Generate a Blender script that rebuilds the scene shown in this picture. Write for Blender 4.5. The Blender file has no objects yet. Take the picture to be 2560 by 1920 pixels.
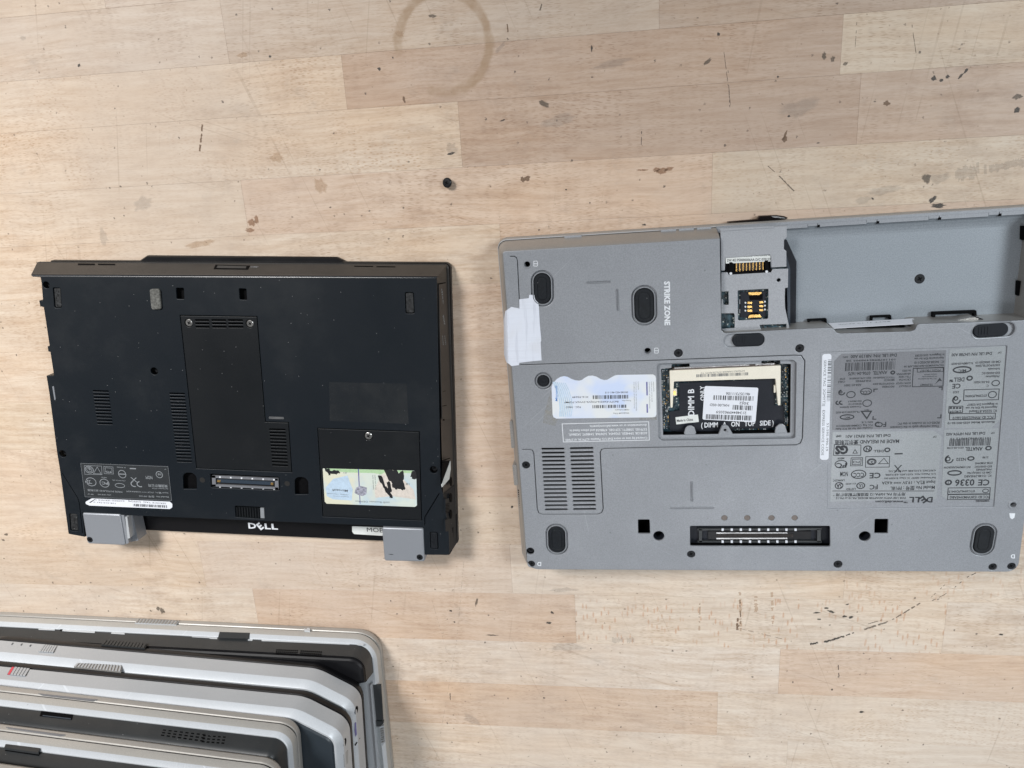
import bpy, math, random
from mathutils import Matrix, Vector, Quaternion
random.seed(7)
S = bpy.context.scene
U = 0.001                                   # everything below is written in millimetres
# ---------------------------------------------------------------- camera
F_PX, W_PX, H_PX = 1900.0, 2560.0, 1920.0
CA, CB, CC, CH = -0.299534, 0.130688, -0.0191832, 516.367
CAM_R = (Matrix.Rotation(CC, 3, 'Z') @ Matrix.Rotation(CA, 3, 'X') @ Matrix.Rotation(CB, 3, 'Y'))
cd = bpy.data.cameras.new('camera'); cam = bpy.data.objects.new('camera', cd)
S.collection.objects.link(cam); S.camera = cam
cd.sensor_width = 36; cd.lens = 36 * F_PX / W_PX; cd.clip_start = 0.01; cd.clip_end = 50
cam.matrix_world = Matrix.Translation((0, 0, CH * U)) @ CAM_R.to_4x4()
# ---------------------------------------------------------------- world, lamps, exposure
wd = bpy.data.worlds.new('World'); S.world = wd; wd.use_nodes = True
bg = wd.node_tree.nodes['Background']; bg.inputs[0].default_value = (0.86, 0.92, 1.0, 1); bg.inputs[1].default_value = 0.11
def area(name, loc, tgt, sx, sy, power, col, spread=180):
    l = bpy.data.lights.new(name, 'AREA'); l.shape = 'RECTANGLE'; l.size = sx; l.size_y = sy; l.energy = power; l.color = col; l.spread = math.radians(spread)
    o = bpy.data.objects.new(name, l); S.collection.objects.link(o); o.location = loc
    o.rotation_euler = (Vector(tgt) - Vector(loc)).to_track_quat('-Z', 'Y').to_euler(); return o
area('ceiling_lamp_left', (-1.05, 0.85, 1.55), (-0.66, -0.24, 0), 0.6, 0.4, 7.3, (1.0, 0.985, 0.975), 60)
area('ceiling_lamp_right', (1.25, 0.35, 1.5), (0.55, -0.38, 0), 0.6, 0.5, 4.6, (0.89, 0.955, 1.0), 60)
area('front_fill', (0.25, -0.95, 1.6), (0.05, -0.80, 0), 1.0, 0.5, 1.5, (0.96, 0.97, 1.0), 60)  # added fill over the lower bench, no lamp known there
S.view_settings.view_transform = 'Standard'; S.view_settings.look = 'None'
S.view_settings.exposure = 0.04; S.view_settings.gamma = 1.0
S.render.engine = 'CYCLES'
# ---------------------------------------------------------------- pixel -> place
CAM_O = Vector((0, 0, CH))
def ray(px, py):
    return CAM_R @ Vector(((px - 1280) / F_PX, -(py - 960) / F_PX, -1))
def at(px, py, z=0.0):
    d = ray(px, py); t = (z - CH) / d.z
    return CAM_O + d * t
class Frame:
    """local frame of a thing standing on the bench: origin x, y, base height and turn"""
    def __init__(s, x, y, th, z=0.0):
        s.o = Vector((x, y, z)); s.th = th
        s.M = Matrix.Rotation(-th, 3, 'Z'); s.Mi = Matrix.Rotation(th, 3, 'Z')
    def l(s, w): return s.M @ (w - s.o)
    def p(s, px, py, z):                      # z in local mm
        return s.l(at(px, py, z + s.o.z))
    def hit(s, px, py, p0, n):
        o = s.l(CAM_O); d = s.M @ ray(px, py); p0 = Vector(p0); n = Vector(n)
        return o + d * ((p0 - o).dot(n) / d.dot(n))
    def rad(s, px, py, r, z): return (s.p(px + r, py, z) - s.p(px - r, py, z)).length / 2
# ---------------------------------------------------------------- 2D shape helpers (local mm)
def v2(p): return (p[0], p[1])
def rnd(poly, r, n=5):
    out = []; N = len(poly)
    rs = r if isinstance(r, (list, tuple)) else [r] * N
    for i in range(N):
        p = Vector(v2(poly[i])); a = Vector(v2(poly[i - 1])) - p; b = Vector(v2(poly[(i + 1) % N])) - p
        la, lb = a.length, b.length; ri = rs[i]
        if ri <= 0 or la < 1e-6 or lb < 1e-6: out.append(tuple(p)); continue
        a /= la; b /= lb
        ang = math.acos(max(-1, min(1, a.dot(b))))
        if ang > 3.1: out.append(tuple(p)); continue
        t = min(ri / math.tan(ang / 2), la * .48, lb * .48); rr = t * math.tan(ang / 2)
        bis = (a + b).normalized(); c = p + bis * (rr / math.sin(ang / 2))
        s0 = p + a * t - c; s1 = p + b * t - c
        a0 = math.atan2(s0.y, s0.x); a1 = math.atan2(s1.y, s1.x); da = (a1 - a0 + math.pi) % (2 * math.pi) - math.pi
        for k in range(n + 1):
            q = a0 + da * k / n; out.append((c.x + rr * math.cos(q), c.y + rr * math.sin(q)))
    return out
def circ(c, r, n=24, ry=None): return [(c[0] + r * math.cos(2 * math.pi * k / n), c[1] + (ry or r) * math.sin(2 * math.pi * k / n)) for k in range(n)]
def box2(x0, y0, x1, y1): return [(x0, y0), (x1, y0), (x1, y1), (x0, y1)]
def stad(c, w, h, ang=0, n=8):
    r = min(w, h) / 2; q = rnd(box2(-w / 2, -h / 2, w / 2, h / 2), r * .999, n)
    ca, sa = math.cos(ang), math.sin(ang)
    return [(c[0] + x * ca - y * sa, c[1] + x * sa + y * ca) for x, y in q]
def band(pts, w, close=False):                # narrow strip along a polyline
    L = []; R = []; N = len(pts)
    for i in range(N):
        p = Vector(v2(pts[i])); a = Vector(v2(pts[i - 1])) if i or close else None; b = Vector(v2(pts[(i + 1) % N])) if i < N - 1 or close else None
        d1 = (p - a).normalized() if a is not None else (b - p).normalized(); d2 = (b - p).normalized() if b is not None else d1
        d = (d1 + d2).normalized(); nn = Vector((-d.y, d.x)); k = w / 2 / max(.4, nn.dot(Vector((-d1.y, d1.x))))
        L.append(tuple(p + nn * k)); R.append(tuple(p - nn * k))
    return [L, R] if close else L + R[::-1]
def area2(p): return sum(p[i - 1][0] * p[i][1] - p[i][0] * p[i - 1][1] for i in range(len(p))) / 2
def inset(poly, d):                            # offset inwards of a simple polygon
    s = 1 if area2(poly) > 0 else -1; out = []; N = len(poly)
    for i in range(N):
        p = Vector(v2(poly[i])); a = (p - Vector(v2(poly[i - 1]))).normalized(); b = (Vector(v2(poly[(i + 1) % N])) - p).normalized()
        na = Vector((-a.y, a.x)) * s; nb = Vector((-b.y, b.x)) * s; m = na + nb
        out.append(tuple(p + m * (d / max(.25, m.dot(na)))))
    return out
# ---------------------------------------------------------------- objects
def link(o, parent=None, label=None, kind=None, cat=None, group=None):
    S.collection.objects.link(o)
    if parent is not None: o.parent = parent
    if label: o['label'] = label
    if kind: o['kind'] = kind
    if cat: o['category'] = cat
    if group: o['group'] = group
    return o
def thing(name, fr, label, cat, group=None):
    o = bpy.data.objects.new(name, None); o.empty_display_size = .02
    o.location = fr.o * U; o.rotation_euler = (0, 0, fr.th)
    return link(o, None, label, None, cat, group)
def finish(me, mats, smooth=True, ang=35):
    for m in (mats if isinstance(mats, (list, tuple)) else [mats]): me.materials.append(m)
    if smooth:
        me.set_sharp_from_angle(angle=math.radians(ang)); me.polygons.foreach_set('use_smooth', [abs(p.normal.z) < .985 for p in me.polygons])
    me.update()
def mesh_obj(name, V, Fc, mat, parent, smooth=False, **k):
    me = bpy.data.meshes.new(name); me.from_pydata([(v[0] * U, v[1] * U, v[2] * U) for v in V], [], Fc)
    if k.pop('mi', None): pass
    finish(me, mat, smooth); return link(bpy.data.objects.new(name, me), parent, **k)
class MB:
    def __init__(s): s.V = []; s.F = []; s.M = []
    def poly(s, pts, m=0):
        n = len(s.V); s.V += [tuple(p) for p in pts]; s.F.append(tuple(range(n, n + len(pts)))); s.M.append(m)
    def prism(s, poly, z0, z1, m=0, cap0=False):
        n = len(s.V); k = len(poly)
        if area2(poly) < 0: poly = poly[::-1]
        s.V += [(x, y, z0) for x, y in map(v2, poly)] + [(x, y, z1) for x, y in map(v2, poly)]
        s.F += [(n + i, n + (i + 1) % k, n + k + (i + 1) % k, n + k + i) for i in range(k)] + [tuple(range(n + k, n + 2 * k))]
        s.M += [m] * (k + 1)
        if cap0: s.F.append(tuple(range(n + k - 1, n - 1, -1))); s.M.append(m)
    def oprism(s, pts, n3, h0, h1, m=0):        # prism on a tilted plane
        n3 = Vector(n3).normalized(); n = len(s.V); k = len(pts); c = sum((Vector(p) for p in pts), Vector()) / k
        nn = Vector()
        for i in range(k): nn += (Vector(pts[i - 1]) - c).cross(Vector(pts[i]) - c)
        if nn.dot(n3) < 0: pts = pts[::-1]
        s.V += [tuple(Vector(p) + n3 * h0) for p in pts] + [tuple(Vector(p) + n3 * h1) for p in pts]
        s.F += [(n + i, n + (i + 1) % k, n + k + (i + 1) % k, n + k + i) for i in range(k)] + [tuple(range(n + k, n + 2 * k))]
        s.M += [m] * (k + 1)
    def loft(s, rings, m=0, cap=False, closed=True, capm=None):
        n = len(s.V); k = len(rings[0][0])
        for poly, z in rings: s.V += [(p[0], p[1], z) for p in poly]
        for j in range(len(rings) - 1):
            mm = m[j] if isinstance(m, (list, tuple)) else m
            for i in range(k if closed else k - 1):
                a = n + j * k + i; b = n + j * k + (i + 1) % k; s.F.append((a, b, b + k, a + k)); s.M.append(mm)
        if cap: s.F.append(tuple(range(n + (len(rings) - 1) * k, n + len(rings) * k))); s.M.append(capm if capm is not None else (m[-1] if isinstance(m, (list, tuple)) else m))
    def tube(s, pts, r, m=0, n=8):
        rings = []
        for i, p in enumerate(pts):
            p = Vector(p); d = (Vector(pts[min(i + 1, len(pts) - 1)]) - Vector(pts[max(i - 1, 0)])).normalized()
            u = d.orthogonal().normalized(); w = d.cross(u)
            rings.append([p + (u * math.cos(2 * math.pi * k / n) + w * math.sin(2 * math.pi * k / n)) * r for k in range(n)])
        b = len(s.V)
        for rg in rings: s.V += [tuple(q) for q in rg]
        for j in range(len(rings) - 1):
            for k in range(n):
                a = b + j * n + k; c = b + j * n + (k + 1) % n; s.F.append((a, c, c + n, a + n)); s.M.append(m)
    def build(s, name, mats, parent, smooth=False, ang=35, **k):
        me = bpy.data.meshes.new(name); me.from_pydata([(x * U, y * U, z * U) for x, y, z in s.V], [], s.F)
        me.polygons.foreach_set('material_index', s.M); finish(me, mats, smooth, ang)
        return link(bpy.data.objects.new(name, me), parent, **k)
def curve_mesh(cu):
    o = bpy.data.objects.new('tmp', cu); me0 = o.to_mesh(); n = len(me0.vertices)
    V = [tuple(v.co) for v in me0.vertices]; Fc = [tuple(p.vertices) for p in me0.polygons]
    o.to_mesh_clear(); bpy.data.objects.remove(o); return V, Fc
def plate(name, outline, holes, z0, z1, mat, parent, bev=.25, **k):
    """flat panel with real cut-outs and rounded arrises"""
    cu = bpy.data.curves.new('c', 'CURVE'); cu.dimensions = '2D'; cu.fill_mode = 'BOTH'
    t = z1 - z0; bev = min(bev, t / 2 * .9); cu.extrude = t / 2 - bev; cu.bevel_depth = bev; cu.bevel_resolution = 1; cu.offset = -bev
    for sp in [outline] + list(holes):
        s = cu.splines.new('POLY'); s.points.add(len(sp) - 1); s.use_cyclic_u = True
        for i, p in enumerate(sp): s.points[i].co = (p[0], p[1], 0, 1)
    V, Fc = curve_mesh(cu); bpy.data.curves.remove(cu)
    me = bpy.data.meshes.new(name); zm = (z0 + z1) / 2
    me.from_pydata([(x * U, y * U, (z + zm) * U) for x, y, z in V], [], Fc)
    import bmesh
    bm = bmesh.new(); bm.from_mesh(me); bmesh.ops.remove_doubles(bm, verts=bm.verts, dist=1e-6); bm.to_mesh(me); bm.free()
    finish(me, mat, True, 30); return link(bpy.data.objects.new(name, me), parent, **k)
_tc = {}
def glyphs(s, bold=0.0, shear=0.0):
    key = (s, bold, shear)
    if key in _tc: return _tc[key]
    cu = bpy.data.curves.new('t', 'FONT'); cu.body = s; cu.size = 1; cu.resolution_u = 2; cu.offset = bold; cu.shear = shear
    V, Fc = curve_mesh(cu); bpy.data.curves.remove(cu)
    _tc[key] = (V, Fc); return _tc[key]
def text(mb, fr, s, p0, p1, hpx, z, m=0, bold=0.0, shear=0.0, plane=None):
    """lettering whose baseline runs from pixel p0 to p1, stretched to fit, capital height hpx"""
    V, Fc = glyphs(s, bold, shear)
    if not V: return
    xs = [v[0] for v in V]; x0, x1 = min(xs), max(xs)
    if plane: A = fr.hit(*p0, *plane); B = fr.hit(*p1, *plane); n3 = Vector(plane[1]).normalized()
    else: A = fr.p(*p0, z); B = fr.p(*p1, z); n3 = Vector((0, 0, 1))
    d = B - A; L = d.length; d /= L; up = n3.cross(d)
    kx = L / (x1 - x0)
    q = ((p0[0] + p1[0]) / 2, (p0[1] + p1[1]) / 2)
    mm = (hpx / 3.65) if not plane else (hpx / 3.65)
    ky = mm / .70; n = len(mb.V)
    mb.V += [tuple(A + d * ((v[0] - x0) * kx) + up * (v[1] * ky) + (n3 * .05 if plane else Vector())) for v in V]
    mb.F += [tuple(n + i for i in f) for f in Fc]; mb.M += [m] * len(Fc)
def bars(mb, fr, p0, p1, h, z, m=0, n=30, seed=1, fill=.5):
    A = fr.p(*p0, z); B = fr.p(*p1, z); d = B - A; L = d.length; d /= L; up = Vector((-d.y, d.x, 0)) * (h / 3.65)
    R = random.Random(seed); ws = [R.choice((1, 1, 2, 3)) for _ in range(2 * n)]; T = sum(ws); x = 0
    for i, w in enumerate(ws):
        if i % 2 == 0:
            a = A + d * (x / T * L); b = A + d * ((x + w) / T * L); mb.poly([a, b, b + up, a + up], m)
        x += w
def pxp(fr, pts, z, s=1.0, o=(0, 0)): return [v2(fr.p(o[0] + x / s, o[1] + y / s, z)) for x, y in pts]
# ---------------------------------------------------------------- materials
class NT:
    def __init__(s, name):
        s.m = bpy.data.materials.new(name); s.m.use_nodes = True; s.t = s.m.node_tree; s.b = s.t.nodes['Principled BSDF']
    def n(s, typ, ins=None, **at_):
        x = s.t.nodes.new(typ)
        for k, v in at_.items(): setattr(x, k, v)
        for k, v in (ins or {}).items():
            i = x.inputs[k]
            if isinstance(v, bpy.types.NodeSocket): s.t.links.new(v, i)
            else: i.default_value = v
        return x
    def math(s, op, a, b=0.0, c=0.0, clamp=False):
        return s.n('ShaderNodeMath', {0: a, 1: b, 2: c}, operation=op, use_clamp=clamp).outputs[0]
    def ramp(s, f, a, b, lo=0.0, hi=1.0):
        return s.n('ShaderNodeMapRange', {'Value': f, 'From Min': a, 'From Max': b, 'To Min': lo, 'To Max': hi}, clamp=True).outputs[0]
    def mix(s, f, a, b, mode='MIX'):
        x = s.n('ShaderNodeMix', data_type='RGBA', blend_type=mode)
        for sock, v in ((x.inputs[0], f), (x.inputs[6], a), (x.inputs[7], b)):
            if isinstance(v, bpy.types.NodeSocket): s.t.links.new(v, sock)
            else: sock.default_value = v if not isinstance(v, tuple) else (v + (1,))[:4]
        return x.outputs[2]
    def noise(s, vec, scale, detail=3, rough=.5, dist=0.0):
        return s.n('ShaderNodeTexNoise', {'Vector': vec, 'Scale': scale, 'Detail': detail, 'Roughness': rough, 'Distortion': dist}).outputs[0]
    def vmul(s, v, k): return s.n('ShaderNodeVectorMath', {0: v, 1: k}, operation='MULTIPLY').outputs[0]
    def vadd(s, v, k): return s.n('ShaderNodeVectorMath', {0: v, 1: k}, operation='ADD').outputs[0]
    def out(s, **k):
        for a, v in k.items():
            i = s.b.inputs[a.replace('_', ' ')]
            if isinstance(v, bpy.types.NodeSocket): s.t.links.new(v, i)
            else: i.default_value = (v + (1,))[:4] if isinstance(v, tuple) else v
        return s.m
    def bump(s, h, strength=.2, dist=.0005):
        return s.n('ShaderNodeBump', {'Height': h, 'Strength': strength, 'Distance': dist}).outputs[0]
def paint(name, col, rough=.45, metal=0.0, grain=.12, gscale=2600, wear=.10, wscale=22, bump=.05, spec=.5, dust=0.0, coat=0.0):
    """moulded plastic or painted metal: fine grain, soft smudges, a little dust"""
    t = NT(name); pos = t.n('ShaderNodeNewGeometry').outputs['Position']
    g = t.noise(pos, gscale, 2, .6); w = t.noise(pos, wscale, 5, .62)
    c2 = t.mix(t.ramp(g, .3, .7), tuple(max(0, x * (1 - grain)) for x in col), tuple(min(1, x * (1 + grain)) for x in col))
    c3 = t.mix(t.ramp(w, .35, .7, 0, wear), c2, tuple(min(1, x * .6) for x in col))
    if dust > 0:
        vo = t.n('ShaderNodeTexVoronoi', {'Vector': pos, 'Scale': 230.0}); d = t.math('LESS_THAN', vo.outputs['Distance'], .055)
        r = t.math('GREATER_THAN', t.n('ShaderNodeSeparateColor', {0: vo.outputs['Color']}).outputs[0], .62)
        c3 = t.mix(t.math('MULTIPLY', t.math('MULTIPLY', d, r), dust), c3, (.5, .5, .5))
        dn = t.noise(pos, 9, 6, .7); c3 = t.mix(t.ramp(dn, .5, .75, 0, .10 * dust), c3, (.25, .25, .24))
    if dust < 0:
        gq = t.noise(t.vadd(pos, (7, 3, 0)), 24, 5, .7); c3 = t.mix(t.ramp(gq, .45, .68, 0, .28), c3, tuple(x * .80 for x in col))
        for a_, k_ in ((.5, 9.0), (1.4, 7.0), (2.4, 11.0)):
            rt = t.n('ShaderNodeVectorRotate', {'Vector': pos, 'Angle': a_}, rotation_type='Z_AXIS').outputs[0]
            ln = t.noise(t.vmul(rt, (k_, 700, 1)), 1.0, 0, .5); mk = t.math('MULTIPLY', t.ramp(ln, .75, .79), t.ramp(t.noise(t.vadd(pos, (k_, 0, 0)), 20, 3), .52, .64))
            c3 = t.mix(t.math('MULTIPLY', mk, .35), c3, tuple(min(1, x * 1.45) for x in col))
        gz = t.noise(t.vadd(pos, (2, 5, 0)), 7, 6, .65); c3 = t.mix(t.ramp(gz, .48, .72, 0, .22), c3, tuple(x * .72 for x in col))
        vo = t.n('ShaderNodeTexVoronoi', {'Vector': pos, 'Scale': 60.0}); c3 = t.mix(t.math('MULTIPLY', t.math('LESS_THAN', vo.outputs['Distance'], .035), .45), c3, tuple(x * .35 for x in col))
    rr = t.ramp(w, .3, .7, max(.05, rough - .07), min(1, rough + .09))
    nb = t.bump(g, bump, .0002)
    return t.out(Base_Color=c3, Roughness=rr, Metallic=metal, Normal=nb, Specular_IOR_Level=spec, Coat_Weight=coat)
M = {}
M['silver'] = paint('silver_paint', (.268, .280, .300), .42, .22, .13, 1300, .12, 14, .10, dust=-1)
M['silver_floor'] = paint('bay_floor_paint', (.245, .272, .298), .45, .2, .16, 1500, .12, 14, .08)
M['silver_side'] = paint('silver_side_paint', (.32, .31, .295), .36, .35, .14, 1800, .15, 20, .06)
M['stack_silver'] = paint('stack_silver_paint', (.43, .45, .47), .36, .12, .06, 2000, .14, 14, .04, dust=.15)
M['stack_bright_lit'] = paint('stack_bright_lit_silver', (.55, .58, .61), .36, .12, .08, 2000, .2, 22, .04, dust=-1)  # case silver lightened so upward bevels hold the light they catch
M['lid_wood_reflect'] = paint('stack_lid_wood_reflect', (.36, .345, .32), .34, .2, .10, 1600, .2, 18, .05, dust=.3)  # silver lid darkened and warmed, the wood's reflection is in the colour
M['rest_beige'] = paint('stack_palm_rest_paint', (.42, .41, .385), .36, .15, .10, 1600, .2, 18, .05, dust=.3)
M['black_edge'] = paint('black_satin_edge', (.006, .0085, .012), .27, 0, .10, 1700, .1, 12, .03, .6)
M['tray'] = paint('bare_tray_metal', (.33, .34, .36), .42, .25, .16, 1700, .1, 30, .06)
M['black'] = paint('black_rubber_paint', (.0048, .0078, .0115), .50, 0, .18, 1700, .22, 9, .08, .28, dust=.38)
M['black_door'] = paint('black_cover_plastic', (.0058, .0072, .0088), .50, 0, .18, 1700, .2, 12, .08, .26, dust=.35)
M['black_side'] = paint('black_side_plastic', (.022, .021, .020), .38, 0, .12, 1900, .2, 20, .06, .5)
M['gloss'] = paint('black_bezel_plastic', (.005, .005, .006), .34, 0, .1, 1900, .1, 20, .02, .3)
M['dark'] = paint('dark_inside', (.0025, .0025, .003), .7, 0, .3, 400, .2, 60, .1, .08)
M['stack_dark'] = paint('stack_charcoal_plastic', (.026, .029, .031), .42, 0, .15, 1700, .35, 16, .07, .5, dust=.5)
M['stack_blue'] = paint('stack_blue_black_plastic', (.022, .030, .038), .38, 0, .15, 1700, .3, 12, .07, .5, dust=.3)
M['hinge'] = paint('hinge_grey_paint', (.27, .285, .31), .40, .3, .10, 2200, .1, 40, .05)
M['rubber'] = paint('foot_rubber', (.009, .011, .014), .6, 0, .3, 900, .5, 150, .25, .22, dust=.4)
M['rubber_worn'] = paint('worn_grey_rubber', (.13, .13, .12), .8, 0, .5, 800, .8, 260, .4, .2, dust=.8)
M['glue'] = paint('glue_residue', (.022, .023, .024), .5, 0, .9, 420, .8, 300, .6, .4, dust=.6)
M['screw'] = paint('black_screw_metal', (.010, .011, .013), .45, .1, .2, 1500, .3, 100, .1, .3)
M['screw_steel'] = paint('steel_screw_metal', (.45, .44, .42), .3, .9, .2, 1500, .4, 200, .1)
M['steel'] = paint('bright_steel', (.45, .45, .45), .3, .9, .1, 1500, .3, 120, .05)
M['slider'] = paint('black_slider_plastic', (.007, .009, .013), .5, 0, .1, 1500, .3, 60, .05, .25)
M['gold'] = paint('gold_contacts', (.83, .52, .17), .28, .85, .2, 1200, .3, 200, .1)
M['cream'] = paint('cream_socket_plastic', (.74, .69, .58), .45, 0, .06, 1500, .12, 60, .05)
M['white'] = paint('white_sticker_paper', (.68, .70, .75), .5, 0, .02, 900, .10, 40, .02)
M['tape'] = paint('white_masking_tape', (.60, .63, .70), .75, 0, .05, 700, .10, 120, .25, .2)
def tape_mat():
    t = NT('white_masking_tape'); pos = t.n('ShaderNodeNewGeometry').outputs['Position']
    cr = t.noise(t.vmul(pos, (330, 25, 60)), 1.0, 3, .6); hz = t.noise(t.vmul(pos, (20, 900, 60)), 1.0, 2, .5); sm = t.noise(pos, 60, 4)
    c = t.mix(t.ramp(cr, .56, .68, 0, .5), (.60, .63, .70), (.42, .44, .50)); c = t.mix(t.ramp(hz, .5, .7, 0, .25), c, (.48, .50, .56)); c = t.mix(t.ramp(sm, .5, .75, 0, .3), c, (.50, .49, .48))
    return t.out(Base_Color=c, Roughness=.8, Normal=t.bump(t.math('ADD', cr, t.math('MULTIPLY', hz, .4)), .6, .0006))
M['tape'] = tape_mat()
M['paper'] = paint('grey_white_paper', (.66, .68, .66), .55, 0, .05, 900, .2, 60, .03)
M['label_silver'] = paint('silver_label_foil', (.30, .318, .328), .38, .3, .12, 1500, .12, 22, .03)
M['label_grey'] = paint('grey_label_film', (.175, .18, .195), .38, .1, .12, 1500, .12, 22, .03)
M['label_black'] = paint('black_label_film', (.026, .029, .032), .40, 0, .15, 1500, .2, 30, .03)
M['insul'] = paint('black_insulation_film', (.012, .014, .020), .48, 0, .2, 1200, .3, 40, .05, .25)
M['ink'] = paint('black_print', (.025, .027, .032), .6, 0, .05, 900, .05, 60, .0)
M['ink_soft'] = paint('grey_print', (.09, .10, .11), .6, 0, .05, 900, .05, 60, .0)
M['ink_white'] = paint('white_print', (.66, .68, .71), .5, 0, .05, 900, .05, 60, .0)
M['ink_grey'] = paint('pale_grey_print', (.22, .235, .25), .5, 0, .05, 900, .05, 60, .0)
M['ink_blue'] = paint('blue_print', (.06, .22, .55), .5, 0, .05, 900, .05, 60, .0)
M['ink_navy'] = paint('navy_foil_thread', (.12, .12, .32), .4, 0, .3, 900, .4, 200, .0)
M['pale_blue'] = paint('pale_blue_print', (.46, .58, .70), .5, 0, .1, 600, .3, 70, .0)
M['red'] = paint('red_switch_mark', (.62, .06, .09), .45, 0, .05, 900, .1, 60, .0)
M['blue_film'] = paint('blue_rim_plastic', (.035, .05, .07), .35, .2, .1, 900, .1, 60, .0)
def pcb():
    t = NT('circuit_board'); pos = t.n('ShaderNodeNewGeometry').outputs['Position']
    v = t.n('ShaderNodeTexVoronoi', {'Vector': pos, 'Scale': 620.0}, distance='CHEBYCHEV'); c = t.n('ShaderNodeSeparateColor', {0: v.outputs['Color']})
    pad = t.math('MULTIPLY', t.math('GREATER_THAN', c.outputs[0], .72), t.math('LESS_THAN', v.outputs['Distance'], .30))
    blk = t.math('MULTIPLY', t.math('GREATER_THAN', c.outputs[1], .66), t.math('LESS_THAN', v.outputs['Distance'], .40))
    n = t.noise(pos, 300, 4); base = t.mix(t.ramp(n, .4, .6), (.006, .022, .030), (.03, .07, .09))
    c1 = t.mix(blk, base, (.012, .012, .014)); c2 = t.mix(pad, c1, (.42, .45, .42))
    return t.out(Base_Color=c2, Roughness=.4, Normal=t.bump(v.outputs['Distance'], .6, .0006))
M['pcb'] = pcb()
def coa(name, a, b, c):
    """security sticker paper: pastel patches running into each other"""
    t = NT(name); pos = t.n('ShaderNodeNewGeometry').outputs['Position']
    n1 = t.noise(pos, 34, 3, .5, .4); n2 = t.noise(t.vadd(pos, (3, 1, 0)), 52, 2, .5)
    k = t.mix(t.ramp(n1, .42, .58), a, b); k = t.mix(t.ramp(n2, .5, .62), k, c)
    return t.out(Base_Color=k, Roughness=.45)
M['coa1'] = coa('pastel_sticker_paper', (.46, .56, .61), (.62, .61, .48), (.57, .62, .56))
M['coa2'] = coa('pale_blue_sticker_paper', (.52, .60, .78), (.62, .66, .74), (.66, .68, .69))
M['green_p'] = paint('pale_green_print', (.38, .55, .32), .5, 0, .1, 600, .2, 70, .0)
M['pink_p'] = paint('pale_pink_print', (.62, .56, .50), .5, 0, .1, 600, .2, 70, .0)
M['smudge'] = paint('smeared_ink', (.30, .30, .36), .5, 0, .6, 700, .6, 200, .0)
M['marker'] = paint('black_marker_ink', (.012, .012, .014), .45, 0, .2, 900, .2, 60, .0)
def film(name, col, a, sc=300, thr=(.45, .65)):
    t = NT(name); pos = t.n('ShaderNodeNewGeometry').outputs['Position']; n = t.noise(pos, sc, 5, .65)
    t.m.blend_method = 'BLEND' if hasattr(t.m, 'blend_method') else None
    return t.out(Base_Color=col, Roughness=.35, Alpha=t.ramp(n, thr[0], thr[1], a * .35, a))
M['tape_clear'] = film('yellowed_clear_tape', (.36, .34, .28), .42)
M['residue'] = film('sticker_residue', (.045, .048, .05), .26, 55, (.42, .72))
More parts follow.
